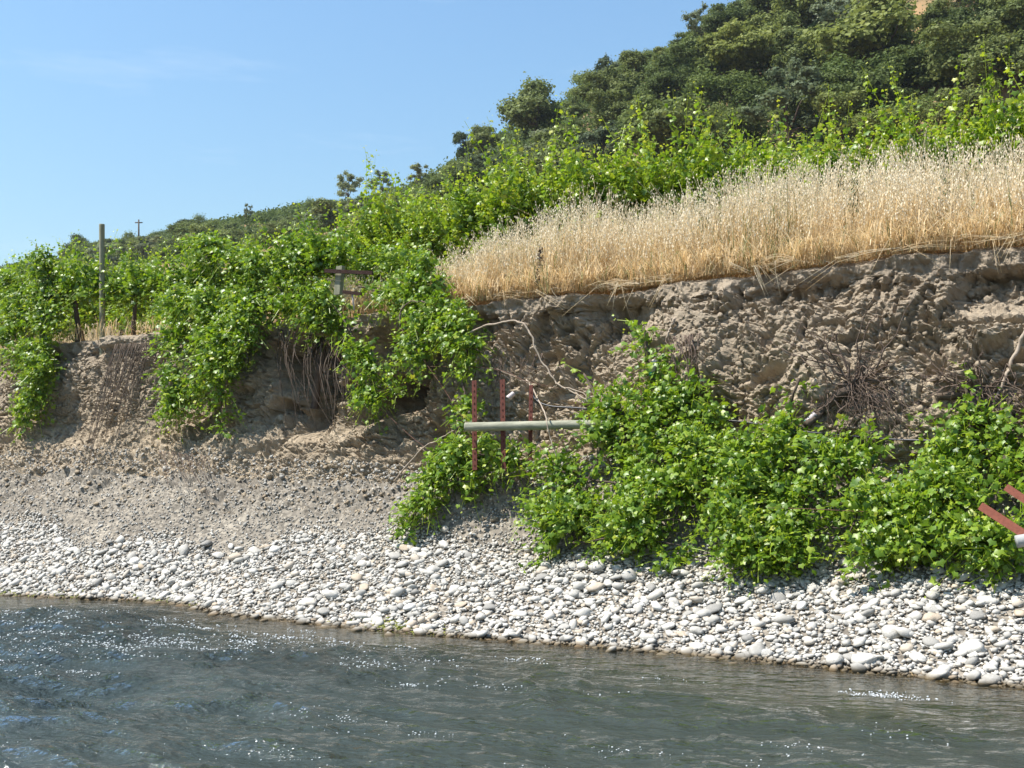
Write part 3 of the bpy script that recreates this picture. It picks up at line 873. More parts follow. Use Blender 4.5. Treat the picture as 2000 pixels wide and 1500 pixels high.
hanging_vine('fallen grapevine mass around the rusty angle irons at the right edge',
    [fs((1890, 745), (1880, 820), (1850, 900), (1820, 990), (1790, 1090)), fs((1975, 780), (1965, 860), (1950, 950), (1930, 1040), (1945, 1120)), fs((1820, 860), (1810, 930), (1770, 1010), (1720, 1100)), fs((2050, 790), (2040, 900), (2010, 1000), (2000, 1100)), fs((1740, 930), (1830, 960), (1960, 950)), fs((1700, 1020), (1800, 1030), (1900, 1020)), fs((1830, 900), (1900, 880), (1990, 880)), fs((1700, 1090), (1800, 1070), (1900, 1090)), fs((1740, 960), (1720, 1040), (1690, 1120))],
    (1860, 960, 11.4), 18, G2, 125, (0.08, 0.40), 0.65, 0.25, trunk=[(1900, 760, 12.1), (1890, 840, 11.8), (1880, 930, 11.5)])

# ------------------------------------------------------------------ dry oats
def oats(name, us, vs, hs, rng, green, panicle=True, lean=0.16):
    N = len(us)
    x, y = uv2xy(us, vs)
    lipz = FIELD_Z + 0.02
    base = np.stack([x, y, np.full(N, lipz)], -1)
    az = rng.uniform(0, 2 * math.pi, N)
    ln = np.abs(rng.normal(0, lean, N)) * hs * np.where(rng.random(N) < 0.12, 2.6, 1.0)
    d = np.stack([np.cos(az), np.sin(az), 0 * az], -1)
    w = np.stack([-np.sin(az + 1.1), np.cos(az + 1.1), 0 * az], -1)
    s = np.array([0, 0.4, 0.75, 1.0])
    c = base[:, None] + UP * (hs[:, None] * s)[..., None] + d[:, None] * (ln[:, None] * s ** 2)[..., None]
    wd = np.array([0.0042, 0.0038, 0.003, 0.0018])[None, :, None]
    A = c - w[:, None] * wd; B = c + w[:, None] * wd
    V = np.stack([A, B], 2).reshape(-1, 3)
    F = []
    for i in range(3):
        F.append(np.stack([np.arange(N) * 8 + 2 * i, np.arange(N) * 8 + 2 * i + 1, np.arange(N) * 8 + 2 * i + 3, np.arange(N) * 8 + 2 * i + 2], -1))
    F = np.concatenate(F)
    jit = rng.normal(0, 0.07, N)
    tn = np.clip(np.array([0.06, 0.30, 0.52, 0.68])[None] + jit[:, None], 0, 0.84)
    tn[green] = 0.88 + 0.12 * rng.random((green.sum(), 1))
    T = np.repeat(tn, 2, axis=1).reshape(-1)
    Vs, Fs, Ts, k = [V], [F], [T], len(V)
    # dry leaf blades that bend away from the stem
    for b in range(1):
        q = rng.uniform(0.05, 0.6, N)
        p0 = base + UP * (hs * q)[:, None] + d * (ln * q ** 2)[:, None]
        a2 = rng.uniform(0, 2 * math.pi, N)
        dd = np.stack([np.cos(a2), np.sin(a2), 0 * a2], -1)
        L = rng.uniform(0.12, 0.3, N)[:, None]
        ww = np.stack([-np.sin(a2), np.cos(a2), 0 * a2], -1) * 0.005
        p1 = p0 + dd * L * 0.22 + UP * L * 0.7
        p2 = p0 + dd * L * 0.6 + UP * L * rng.uniform(0.2, 1.3, (N, 1))
        V2 = np.stack([p0 - ww, p0 + ww, p1 - ww, p1 + ww, p2 - ww * 0.3, p2 + ww * 0.3], 1).reshape(-1, 3)
        i = np.arange(N) * 6 + k
        F2 = np.concatenate([np.stack([i, i + 1, i + 3, i + 2], -1), np.stack([i + 2, i + 3, i + 5, i + 4], -1)])
        Vs.append(V2); Fs.append(F2); k += len(V2)
        t2 = np.clip(0.16 + 0.45 * q + rng.normal(0, 0.08, N), 0, 0.8)
        t2[green] = 0.92
        Ts.append(np.repeat(t2, 6))
    if panicle:
        m = 10
        idx = np.repeat(np.arange(N), m)
        q = rng.uniform(0.70, 1.02, N * m)
        p0 = base[idx] + UP * (hs[idx] * q)[:, None] + d[idx] * (ln[idx] * q ** 2)[:, None]
        a2 = rng.uniform(0, 2 * math.pi, N * m)
        rr = rng.uniform(0.015, 0.085, N * m) * (1.15 - 0.75 * (q - 0.7) / 0.3)
        p0 = p0 + np.stack([np.cos(a2) * rr, np.sin(a2) * rr, rng.uniform(-0.01, 0.02, N * m)], -1)
        a3 = rng.uniform(0, 2 * math.pi, N * m)
        ww = np.stack([np.cos(a3), np.sin(a3), 0 * a3], -1) * 0.0080
        ax = np.stack([np.cos(a2) * 0.3, np.sin(a2) * 0.3, -np.ones(N * m)], -1) * 0.030
        V3 = np.stack([p0, p0 + ax * 0.45 + ww, p0 + ax, p0 + ax * 0.45 - ww], 1).reshape(-1, 3)
        i = np.arange(N * m) * 4 + k
        Vs.append(V3); Fs.append(np.stack([i, i + 1, i + 2, i + 3], -1))
        t3 = np.clip(0.76 + rng.normal(0, 0.06, N * m), 0.5, 0.845)
        Ts.append(np.repeat(t3, 4))
    me = mesh_np(name, np.concatenate(Vs), np.concatenate(Fs), M['oat'], True, {'tint': np.concatenate(Ts)})
    return link(name, me)
rng = np.random.default_rng(21)
N = 17000
uu = rng.uniform(-12.2, 1.6, N)
vv = edge_v(uu) + 0.06 + 3.3 * rng.random(N) ** 1.35
hh = 1.30 * (0.48 + 0.52 * smooth(-11, -6, uu)) * rng.uniform(0.5, 1.18, N) * (0.72 + 0.28 * smooth(0, 0.9, vv - edge_v(uu))) * (1 + 0.20 * fbm(uu * 1.1, vv * 1.1, uu * 0, 3))
gr = (rng.random(N) < 0.02 + 0.14 * smooth(0.1, 0.5, fbm(uu * 0.9 + 4, vv * 0.5, uu * 0 + 9, 2)))
keep = ~((uu < -9.2) & (rng.random(N) < 0.5)) & (rng.random(N) < 0.45 + 0.55 * smooth(-0.45, 0.1, fbm(uu * 2.2 + 8, vv * 2.2, uu * 0 + 3, 2)))
tag(oats('dry_oats', uu[keep], vv[keep], hh[keep], rng, gr[keep]), 'tall dry wild oats with pale seed heads along the bank top', 'grass', kind='stuff')
# short straw and bent stalks along the lip, and thin grass under the left vines
N = 7400
uu = np.concatenate([rng.uniform(-9.5, 1.6, 6300), rng.uniform(-24, -9.5, N - 6300)])
vv = edge_v(uu) - 0.02 + rng.random(N) ** 2 * np.where(uu < -9.5, 2.6, 0.7)
hh = rng.uniform(0.12, 0.42, N) * np.where(uu < -9.5, 0.6, 1)
tag(oats('short_straw', uu, vv, hh, rng, rng.random(N) < 0.12, False, 0.75), 'short trampled straw along the bank lip and under the vines', 'grass', kind='stuff')

# straw stalks lying along and hanging over the lip
b = MB()
for i in range(150):
    u = rng.uniform(-9.3, 0.8); v = edge_v(u) + rng.uniform(-0.06, 0.12)
    x, y = uv2xy(u, v)
    p0 = np.array([x, y, FIELD_Z + rng.uniform(0.03, 0.09)])
    if i % 4 == 0:
        q1 = p0 + RIVER * 0.13 + EU * rng.normal(0, 0.12) + UP * 0.02
        q2 = p0 + RIVER * rng.uniform(0.16, 0.24) + EU * rng.normal(0, 0.22) - UP * rng.uniform(0.12, 0.42)
    else:
        L = rng.uniform(0.2, 0.7) * rng.choice([-1, 1])
        q1 = p0 + EU * L * 0.5 + RIVER * rng.normal(0, 0.04) + UP * rng.uniform(-0.01, 0.07)
        q2 = p0 + EU * L + RIVER * rng.normal(0.02, 0.07) - UP * rng.uniform(-0.05, 0.05)
    for t in range(rng.integers(1, 4)):
        j = rng.normal(0, 0.02, 3)
        b.tube(wiggle([p0, q1 + j, q2 + j * 2], 7, 0.004), 0.0045, 0.002, 4, a=rng.uniform(0.3, 0.8))
tag(b.build('lip_straw', M['oat']), 'bent straw stalks lying on and hanging over the bank lip', 'straw', kind='stuff')

# ------------------------------------------------------------------ hillside trees
def clump_mesh(name, lobes, rng, mat, n, card, shell=0.55, flat=0.75):
    """leafy cards spread through a set of ellipsoid lobes (x, y, z, rx, rz)"""
    vol = np.array([l[3] ** 2 * l[4] for l in lobes]) ** 0.75
    which = rng.choice(len(lobes), n, p=vol / vol.sum())
    Lb = np.array(lobes)[which]
    d = rng.normal(0, 1, (n, 3)); d /= np.linalg.norm(d, axis=1)[:, None]
    d[:, 2] = np.where(d[:, 2] < -0.45, -d[:, 2] * 0.6, d[:, 2])
    r = (shell + (1 - shell) * rng.random(n)) * (1 + 0.30 * fbm(d[:, 0] * 3.0 + which * 5, d[:, 1] * 3.0, d[:, 2] * 3.0, 3, 0.6)) * (1 + 0.18 * np.abs(rng.normal(0, 1, n)) * (rng.random(n) < 0.35))
    p = Lb[:, :3] + d * np.stack([Lb[:, 3], Lb[:, 3], Lb[:, 4]], -1) * r[:, None]
    nn = d + rng.normal(0, 0.55, (n, 3)) + UP * 0.2
    x, y, z = frames(nn, rng.normal(0, 1, (n, 3)))
    T = np.array([(-0.5, -0.28, 0), (0.1, -0.5, 0.08), (0.5, 0.1, -0.05), (-0.1, 0.5, 0.1)])
    F = np.array([(0, 1, 2), (0, 2, 3)])
    sc = card * rng.uniform(0.6, 1.35, n)
    ti = np.clip(0.42 + rng.normal(0, 0.16, n) + 0.10 * rng.normal(0, 1, len(lobes))[which], 0, 1)
    V, F, A = scatter(T, F, p, x, y, z, sc, ti)
    return mesh_np(name, V, F, mat, True, {'tint': A})
def tree_variant(seed, kind):
    rng = np.random.default_rng(seed)
    lobes, trunk = [], MB()
    if kind == 'round':      # broad oak, height about 1, crown to the ground
        for k in range(20):
            a, q = rng.uniform(0, 6.28), rng.uniform(0.05, 0.42)
            lobes.append((math.cos(a) * q, math.sin(a) * q, rng.uniform(0.24, 0.88 - 0.5 * q), rng.uniform(0.10, 0.22), rng.uniform(0.08, 0.17)))
        lobes.append((0, 0, 0.45, 0.26, 0.28)); n = 10000
        mat = M['oak_leaf']; top = 0.62
    elif kind == 'open':     # airy crown on a visible trunk
        for k in range(26):
            a, q = rng.uniform(0, 6.28), rng.uniform(0.05, 0.38)
            lobes.append((math.cos(a) * q, math.sin(a) * q, rng.uniform(0.30, 0.95 - 0.4 * q), rng.uniform(0.06, 0.15), rng.uniform(0.05, 0.11)))
        n = 5000; mat = M['grey_leaf']; top = 0.7
    elif kind == 'tall':
        for k in range(10):
            a, q = rng.uniform(0, 6.28), rng.uniform(0.0, 0.2)
            lobes.append((math.cos(a) * q, math.sin(a) * q, rng.uniform(0.3, 0.9), rng.uniform(0.11, 0.18), rng.uniform(0.1, 0.15)))
        n = 6000; mat = M['oak_leaf']; top = 0.75
    else:                    # low bush
        for k in range(8):
            a, q = rng.uniform(0, 6.28), rng.uniform(0.1, 0.5)
            lobes.append((math.cos(a) * q, math.sin(a) * q, rng.uniform(0.15, 0.6), rng.uniform(0.2, 0.34), rng.uniform(0.18, 0.3)))
        n = 7000; mat = M['brush_leaf']; top = 0.4
    cr = clump_mesh('crown', lobes, rng, mat, n, 0.034, 0.15 if kind == 'open' else 0.42)
    trunk.tube(wiggle([(0, 0, -0.15), (0.01, 0.01, 0.2), (-0.02, 0.01, 0.45), (0, 0, top)], 8, 0.008, seed), 0.028, 0.010, 6, knob=0.15)
    for l in lobes[:5]:
        trunk.tube(wiggle([(0, 0, 0.28), (l[0] * 0.5, l[1] * 0.5, 0.28 + (l[2] - 0.28) * 0.6), l[:3]], 6, 0.01, seed), 0.013, 0.004, 5)
    return cr, trunk.mesh('trunk', M['bark'])
TV = {k: [tree_variant(100 + 17 * i + j, k) for j in range(3)] for i, k in enumerate(('round', 'open', 'tall', 'bush'))}
def tree(u, v, h, kind, k, label, group=None, wide=1.0, name='oak_tree'):
    x, y = uv2xy(u, v)
    z = float(hill_z(np.array([u]), np.array([v]))[0])
    cr, tr = TV[kind][k % 3]
    r = empty(name, (x, y, z - 0.1))
    r.scale = (h * wide, h * wide, h)
    r.rotation_euler.z = random.uniform(0, 6.28)
    tag(r, label, 'tree', group)
    link('crown', cr, r); link('trunk', tr, r)
    return r
def skyline(px):
    """height of the wood's outline seen from the far shore"""
    return np.interp(px, [0, 120, 150, 330, 345, 450, 470, 600, 640, 700, 830, 870, 950, 985, 1100, 1150, 1165, 1250, 1330, 1350, 1400, 1440, 1500], [540, 490, 465, 448, 420, 420, 440, 405, 380, 378, 352, 318, 285, 262, 232, 190, 130, 92, 80, 50, 25, 0, -60])
def hill_at(px, py):
    """(u, v) where the viewing direction meets the hill surface"""
    vs = np.linspace(46, 131, 400)
    t = (px - 1000) / FPX
    Y = vs / (SU * t + CU)
    X = t * Y
    u = CU * X - SU * Y
    z = hill_z(u, vs)
    ang = 930 - FPX * (z - CAM_H) / Y
    hit = np.where(ang <= py)[0]
    i = hit[0] if len(hit) else int(np.argmin(ang))
    return float(u[i]), float(vs[i]), float(Y[i])
# trees that stand out: pixel of the foot, height in pixels
STAND = [
    (1042, 285, 142, 'round', 1.2, 'big round oak standing alone against the sky on the ridge'),
    (1185, 205, 100, 'open', 0.8, 'thin leaning oak on the ridge, first right of the lone round oak'),
    (1235, 165, 75, 'round', 0.95, 'oak on the skyline just above the very dark oak'),
    (1295, 225, 125, 'round', 0.95, 'very dark dense oak in the middle of the slope, below the skyline'),
    (1370, 110, 105, 'open', 0.75, 'pale grey half bare tree poking above the skyline at the upper slope'),
    (1430, 100, 110, 'round', 1.0, 'large dark oak at the top of the photo where the skyline leaves it'),
    (1530, 150, 130, 'round', 1.1, 'large spreading oak left of the bare orange earth'),
    (1560, 215, 90, 'open', 1.1, 'grey green oak directly left of the lower bare earth patch'),
    (1700, 120, 100, 'round', 1.1, 'dark oak above and right of the bare orange earth'),
    (1870, 95, 90, 'round', 1.2, 'dark oak at the upper right corner of the hillside'),
    (905, 325, 70, 'tall', 1.0, 'oak at the step in the ridge line above the middle vine row'),
    (945, 315, 80, 'round', 1.0, 'oak on the skyline second left of the lone round oak'),
    (1120, 245, 60, 'round', 1.0, 'low oak in the dip right of the lone round oak'),
    (680, 395, 62, 'open', 0.9, 'pale airy tree on the lower ridge, leftmost of three'),
    (745, 385, 55, 'open', 1.1, 'pale airy tree on the lower ridge, middle of three'),
    (815, 375, 60, 'open', 1.0, 'pale airy tree on the lower ridge, rightmost of three'),
    (395, 462, 52, 'bush', 1.1, 'broad dark bushy oak on the far low ridge'),
    (483, 440, 46, 'open', 0.55, 'thin pale pine poking above the far low ridge'),
    (155, 500, 48, 'round', 1.1, 'dark oak at the left end of the far ridge beside the timber post'),
    (245, 480, 36, 'bush', 1.2, 'low oak on the far ridge just right of the timber post top'),
    (320, 470, 34, 'bush', 1.2, 'small round oak on the far ridge left of the broad bushy oak'),
    (620, 420, 40, 'bush', 1.1, 'small dark oak where the far ridge starts to climb')]
placed = []
for i, (px, py, hp, kind, wd, lab) in enumerate(STAND):
    u, v, Y = hill_at(px, py)
    zf = float(hill_z(np.array([u]), np.array([v]))[0])
    tree(u, v, max(2.5, (930 - py + hp) / FPX * Y + CAM_H - zf), kind, i, lab, None, wd, 'pine_tree' if 'pine' in lab else 'oak_tree')
    placed.append((u, v))
rng = np.random.default_rng(31)
cnt, tries = 0, 0
bare = [(1640, 195, 32), (1630, 118, 14), (1790, 112, 14), (1950, 40, 12)]
brush, wood = [], []
while tries < 17000:
    tries += 1
    v = rng.uniform(46, 131); t_ = (rng.uniform(-60, 2080) - 1000) / FPX; Y_ = v / (SU * t_ + CU); u = CU * t_ * Y_ - SU * Y_
    x, y = uv2xy(u, v)
    z = float(hill_z(np.array([u]), np.array([v]))[0])
    px, py = 1000 + FPX * x / y, 930 - FPX * (z - CAM_H) / y
    if not (-60 < px < 2080 and -60 < py): continue
    rowtop = 930 - 0.166 * (px + 2560)
    if py > rowtop + 75: continue
    if any(abs(px - b[0]) < b[2] and abs(py + 8 - b[1]) < b[2] * 0.8 for b in bare): continue
    dmin = min((u - a) ** 2 + (v - b) ** 2 for a, b in placed)
    if cnt < 285 and dmin > 3.7 ** 2:
        k = rng.random()
        kind = 'round' if k < 0.40 else 'bush' if k < 0.72 else 'tall' if k < 0.84 else 'open'
        h = rng.uniform(4.2, 8.0) if kind != 'bush' else rng.uniform(2.8, 4.6)
        h = min(h, rng.uniform(95, 205) / FPX * y)
        lim = (930 - skyline(px) - 6) * y / FPX + CAM_H - z        # keep inside the wood's outline
        if h > lim:
            h = lim
            if h < 1.7:
                brush.append((x, y, z, 1.5, 1.1)); continue
        lab = {'round': 'rounded dark oak', 'bush': 'low bushy oak', 'tall': 'narrow dark oak', 'open': 'grey airy oak'}[kind]
        wood.append((lab, px, py, tree(u, v, h, kind, cnt, lab, lab + 's of the hillside wood', rng.uniform(1.1, 1.5))))
        placed.append((u, v)); cnt += 1
    elif len(brush) < 2600 and dmin > 1.5 ** 2:
        k = min(1.0, y / 100); brush.append((x, y, z, k * rng.uniform(1.2, 2.2), k * rng.uniform(0.6, 1.3)))
# each oak of the wood is named by the back-row vine it rises above and by its rank there
vine_px = [pix(np.array([*uv2xy(u, 16.0), 5.0]))[0] for u in us_back]
col = {}
for lab, px, py, o in wood:
    col.setdefault((lab, int(np.argmin([abs(px - q) for q in vine_px]))), []).append((py, o))
for (lab, k), lst in col.items():
    for i, (py, o) in enumerate(sorted(lst, key=lambda q: q[0])):
        o['label'] = f"{lab} above the {ORD[k]} back-row vine from the right, {'' if i == 0 else ORD[i] + ' '}highest of its kind"
bm_ = clump_mesh('brush', brush, rng, M['brush_leaf'], 150000, 0.34, 0.72)
tag(link('brush', bm_), 'low green chaparral filling the gaps between the hillside trees', 'shrubs', kind='stuff')

# far utility pole on the ridge
u, v, Y = hill_at(271, 470)
x, y = uv2xy(u, v); z = float(hill_z(np.array([u]), np.array([v]))[0])
hp = 52 / FPX * Y
r = tag(empty('utility_pole', (x, y, z)), 'thin utility pole standing on the far low ridge', 'pole')
MB().tube([(0, 0, -0.3), (0, 0, hp)], 0.14, 0.10, 8).build('pole', M['bark'], r)
MB().box((0, 0, hp - 0.45), (0.55, 0, 0), (0, 0.07, 0), (0, 0, 0.07)).build('crossarm', M['bark'], r)

# ------------------------------------------------------------------ river stones
def octa(sub):
    V = [np.array(v, float) for v in ((1, 0, 0), (-1, 0, 0), (0, 1, 0), (0, -1, 0), (0, 0, 1), (0, 0, -1))]
    F = [(0, 2, 4), (2, 1, 4), (1, 3, 4), (3, 0, 4), (2, 0, 5), (1, 2, 5), (3, 1, 5), (0, 3, 5)]
    for _ in range(sub):
        mid, G = {}, []
        def m(i, j):
            k = (min(i, j), max(i, j))
            if k not in mid:
                p = V[i] + V[j]
                V.append(p / np.linalg.norm(p)); mid[k] = len(V) - 1
            return mid[k]
        for f in F:
            p, q, r = m(f[0], f[1]), m(f[1], f[2]), m(f[2], f[0])
            G += [(f[0], p, r), (p, f[1], q), (r, q, f[2]), (p, q, r)]
        F = G
    return np.array(V) * 0.5, np.array(F)
def stone_mesh(seed, sub):
    V, F = octa(sub)
    rq = np.random.default_rng(seed + 999)
    q = Vector(rq.normal(0, 1, 3)).to_track_quat('Z', 'Y').to_matrix()
    V = V @ np.array(q)
    rr = np.random.default_rng(seed)
    o = rr.uniform(0, 50, 3)
    V = V * (1 + 0.30 * vnoise(V[:, 0] * 2.4 + o[0], V[:, 1] * 2.4 + o[1], V[:, 2] * 2.4 + o[2]) + 0.10 * vnoise(V[:, 0] * 6 + o[1], V[:, 1] * 6, V[:, 2] * 6))[:, None]
    # one or two flattened sides make it read as broken rock rather than an egg
    for k in range(3):
        d = rr.normal(0, 1, 3); d /= np.linalg.norm(d)
        h = V @ d
        lim = rr.uniform(0.26, 0.44)
        V = V - np.clip(h - lim, 0, None)[:, None] * d * 0.85
    V = V * np.array([1.0, rr.uniform(0.58, 0.88), rr.uniform(0.30, 0.56)])
    return V, F
ST0 = [stone_mesh(215 + k, 0) for k in range(14)]     # 8 faces each
ST1 = [stone_mesh(200 + k, 1) for k in range(14)]     # 32 faces each
def stone_field(name, us, rows, sizes, tmpl, rng, lift, tint, lab, mat=None):
    p, nn = on_grid(us, rows)
    p = p + nn * (sizes * lift)[:, None]
    N = len(us)
    nn = nn + rng.normal(0, 0.30, (N, 3))
    # long axes lie roughly along the river, dipping upstream
    tip = EU * 1.0 + rng.normal(0, 0.75, (N, 3))
    y, x, z = frames(nn, tip)
    Vs, Fs, Ts, k = [], [], [], 0
    w = rng.integers(0, len(tmpl), N)
    for m in range(len(tmpl)):
        s = w == m
        if not s.any(): continue
        V, F, A = scatter(tmpl[m][0], tmpl[m][1], p[s], x[s], -y[s], z[s], sizes[s], tint[s])
        Vs.append(V); Fs.append(F + k); Ts.append(A); k += len(V)
    me = mesh_np(name, np.concatenate(Vs), np.concatenate(Fs), mat or M['stone'], True, {'tint': np.concatenate(Ts)})
    return tag(link(name, me, o_bar), lab, None, kind='stuff')
rng = np.random.default_rng(41)
R4, R5, R6, R7 = bounds[4], bounds[5], bounds[6], bounds[7]
def stint(n):
    return np.clip(rng.beta(2.6, 1.35, n) * 0.86 + (rng.random(n) < 0.12) * 0.16, 0, 1)
N = 10500
us = rng.uniform(-18.5, 0.6, N)
rows = R4 - 16 + (R5 - R4 + 9 + 8 * fbm(us * 0.8, us * 0, us * 0 + 2, 3)) * rng.random(N) ** 1.2 + np.abs(rng.normal(0, 2.5, N))
stone_field('cobbles', us, rows, np.exp(rng.normal(math.log(0.067), 0.38, N)), ST1, rng, 0.22, stint(N), 'pale river cobbles too many to count')
N = 34000
us = rng.uniform(-19, 0.6, N)
rows = R4 - 12 + (R5 - R4 + 8 + 8 * fbm(us * 0.8, us * 0, us * 0 + 2, 3)) * rng.random(N) ** 1.15 + np.abs(rng.normal(0, 3, N))
stone_field('pebbles', us, rows, np.exp(rng.normal(math.log(0.046), 0.3, N)), ST0, rng, 0.3, stint(N), 'small pale pebbles between the cobbles')
N = 24000
us = rng.uniform(-20, 0.6, N)
rows = R5 - 16 + (R7 - 10 - R5) * rng.random(N) ** 1.25
stone_field('upper_gravel', us, rows, np.exp(rng.normal(math.log(0.033), 0.40, N)), ST0, rng, 0.15, np.clip(0.08 + rng.beta(2, 3.4, N) * 0.42 + (rng.random(N) < 0.05) * 0.4, 0, 1), 'fine grey gravel on the upper slope')
# the 300 stones that show largest, each its own piece
BIG = []
for k in range(14):
    V, F = stone_mesh(230 + k, 2)
    BIG.append(mesh_np('stone', V, F, M['stone'], True, {'tint': np.full(len(V), [0.12, 0.3, 0.5, 0.62, 0.7, 0.4, 0.85, 0.55, 0.2, 0.66, 0.96, 0.48, 0.35, 0.6][k])}))
N = 300
us = np.concatenate([rng.uniform(-8.5, -0.8, 190), rng.uniform(-14.5, -8.5, 110)])
rows = R4 - 6 + (R5 - R4 + 3) * rng.random(N) ** 1.25
p, nn = on_grid(us, rows)
sz = np.clip(np.exp(rng.normal(math.log(0.130), 0.26, N)), 0.095, 0.22)
nn = nn + rng.normal(0, 0.22, (N, 3))
y, x, z = frames(nn, EU + rng.normal(0, 0.7, (N, 3)))
from mathutils import Matrix
for i in range(N):
    o = link('stone', BIG[i % 14], o_bar)
    m = Matrix(((x[i][0], -y[i][0], z[i][0]), (x[i][1], -y[i][1], z[i][1]), (x[i][2], -y[i][2], z[i][2])))
    o.matrix_basis = Matrix.Translation(p[i] + nn[i] * sz[i] * 0.16) @ m.to_4x4() @ Matrix.Diagonal((sz[i], sz[i], sz[i], 1))
# earth clods on the talus and the bank
N = 8500
us = rng.uniform(-20, 0.8, N)
rows = bounds[5] + 14 + (bounds[10] - bounds[5] - 14) * rng.random(N) ** 1.15
cl = stone_field('earth_clods', us, rows, np.minimum(np.exp(rng.normal(math.log(0.044), 0.5, N)), 0.13), [stone_mesh(260 + k, 1) if k < 3 else ST0[k] for k in range(9)], rng, 0.10, np.full(N, 0.5), 'crumbled earth clods on the slope', M['dirt'])
cl.parent = o_bank
# yellow green algae at the water's edge
N = 1500
ua = np.concatenate([rng.uniform(-14.6, -12.6, 600), rng.uniform(-11.9, -10.6, 350), rng.normal(-7.2, 0.28, 550)])
rows = np.full(N, R4 + 0.0) + rng.normal(0, 1.6, N) - 1
al = stone_field('algae', ua, rows, rng.uniform(0.03, 0.075, N), ST0, rng, 0.2, rng.random(N), 'yellow green algae clinging to the waterline', M['algae'])
al.parent = None
tag(al, None, 'algae')

# ------------------------------------------------------------------ posts, stakes, hose, trellis
def post(name, label, p0, p1, r, mat, cat='post'):
    p0, p1 = np.array(p0), np.array(p1)
    c = p0 + (p1 - p0) * np.linspace(0, 1, 12)[:, None]
    b = MB()
    b.tube(np.vstack([c[0], c[0] + (c[1] - c[0]) * 0.08, c[1:-1], c[-1] + (c[-2] - c[-1]) * 0.08, c[-1]]), r, r * 0.96, 16)
    o = b.build(name, mat)
    return tag(o, label, cat)
pb = P(200, 672, 12.62); pt = P(199, 438, 12.62)
post('timber_post', 'upright round weathered timber post between vines on the left bank top', pb - UP * 0.2, pt, 0.048, M['post_wood'])
post('timber_pole', 'round weathered timber pole lying level across the rusty steel stakes', P(909, 834, 11.14), P(1190, 828, 11.60), 0.054, M['post_lying'], 'pole')
def t_stake(label, p0, p1, w=0.034, mat='rust', cat='stake', name='steel_stake'):
    p0, p1 = np.array(p0), np.array(p1)
    ax = (p1 - p0) / np.linalg.norm(p1 - p0)
    side = np.cross(ax, EV); side /= np.linalg.norm(side)
    up = np.cross(side, ax)
    prof = [(-w, 0), (w, 0), (w, 0.007), (0.005, 0.007), (0.005, 0.045), (-0.005, 0.045), (-0.005, 0.007), (-w, 0.007)]
    b = MB().prism(prof, p0, p1, side, up)
    L = np.linalg.norm(p1 - p0)
    for s in np.arange(0.06, L - 0.03, 0.075):      # studs along the flange
        b.box(p0 + ax * s - up * 0.004, side * 0.007, up * 0.005, ax * 0.008)
    return tag(b.build(name, M[mat], smoothed=False), label, cat, 'rusty steel stakes behind the lying pole' if mat == 'rust' else None)
t_stake('red brown steel stake behind the lying pole, leftmost of three', P(927, 918, 11.24), P(926, 743, 11.30))
t_stake('red brown steel stake behind the lying pole, middle of three', P(983, 920, 11.26), P(981, 741, 11.34))
t_stake('red brown steel stake behind the lying pole, rightmost and thinnest of three', P(1035, 898, 11.38), P(1037, 752, 11.46), 0.026)
# angle irons at the right edge
def angle_iron(label, p0, p1, w):
    p0, p1 = np.array(p0), np.array(p1)
    ax = (p1 - p0) / np.linalg.norm(p1 - p0)
    up = np.cross(ax, EV); up /= np.linalg.norm(up)
    if up[2] < 0: up = -up
    dep = np.cross(ax, up)
    if dep @ EV < 0: dep = -dep
    prof = [(0, w), (0, -w), (0.006, -w), (0.006, w - 0.006), (w * 1.5, w - 0.006), (w * 1.5, w)]
    return tag(MB().prism(prof, p0, p1, dep, up).build('angle_iron', M['rust_bright'], smoothed=False), label, 'angle iron', 'rusty angle irons at the right edge')
angle_iron('rusty red angle iron slanting out of the leaves, lower of two at right edge', P(1914, 988, 10.52), P(2030, 1063, 10.40), 0.034)
angle_iron('rusty red angle iron slanting out of the leaves, upper of two at right edge', P(1964, 951, 10.60), P(2040, 1002, 10.52), 0.030)
post('timber_post', 'grey weathered post end under the angle irons at the right edge', P(1985, 1058, 10.38), P(2090, 1040, 10.52), 0.055, M['grey_block'])
# broken crossarm trellis
r = tag(empty('crossarm_trellis', P(668, 610, 11.98)), 'broken trellis post with two dark metal crossarms above the leafy V', 'trellis')
o0 = P(668, 610, 11.98)
b = MB()
b.box((P(666, 521, 11.98) + P(660, 575, 11.98)) / 2 - o0, EU * 0.052, EV * 0.035, (P(668, 520, 11.98) - P(663, 576, 11.98)) / 2)
b.build('post', M['post_wood'], r, False)
for (xa, xb, yy, rr_) in ((635, 728, 531, 0.016), (670, 706, 572, 0.014)):
    a_, b_ = P(xa, yy - 2, 11.9) - o0, P(xb, yy + 2, 11.9) - o0
    MB().prism([(-rr_, -rr_ * 1.6), (rr_, -rr_ * 1.6), (rr_, rr_ * 1.6), (-rr_, rr_ * 1.6)], a_, b_, EV, UP).build('crossarm', M['dark_metal'], r, False)
MB().tube([P(688, 574, 11.92) - o0, P(692, 606, 11.95) - o0], 0.014, 0.012, 8).build('bracket', M['plastic'], r)
# leaning stub of a post in the alcove
post('timber_post', 'short leaning timber stub in the shade under the leafy V', P(606, 850, 12.8), P(632, 662, 12.95), 0.06, M['root'])
# irrigation hose
hp_ = [(1036, 752, 11.9), (1046, 780, 11.85), (1075, 793, 11.8), (1130, 797, 11.8), (1200, 806, 11.85), (1320, 826, 11.85), (1430, 822, 11.9), (1560, 842, 11.9), (1700, 855, 11.9), (1760, 859, 11.9), (1850, 862, 11.92), (1990, 872, 11.95), (2100, 880, 11.95)]
tag(MB().tube(spline([Pc(*q) for q in hp_], 90), 0.011, sides=7).build('irrigation_hose', M['hose']), 'black drip irrigation hose running along the foot of the bank', 'hose')
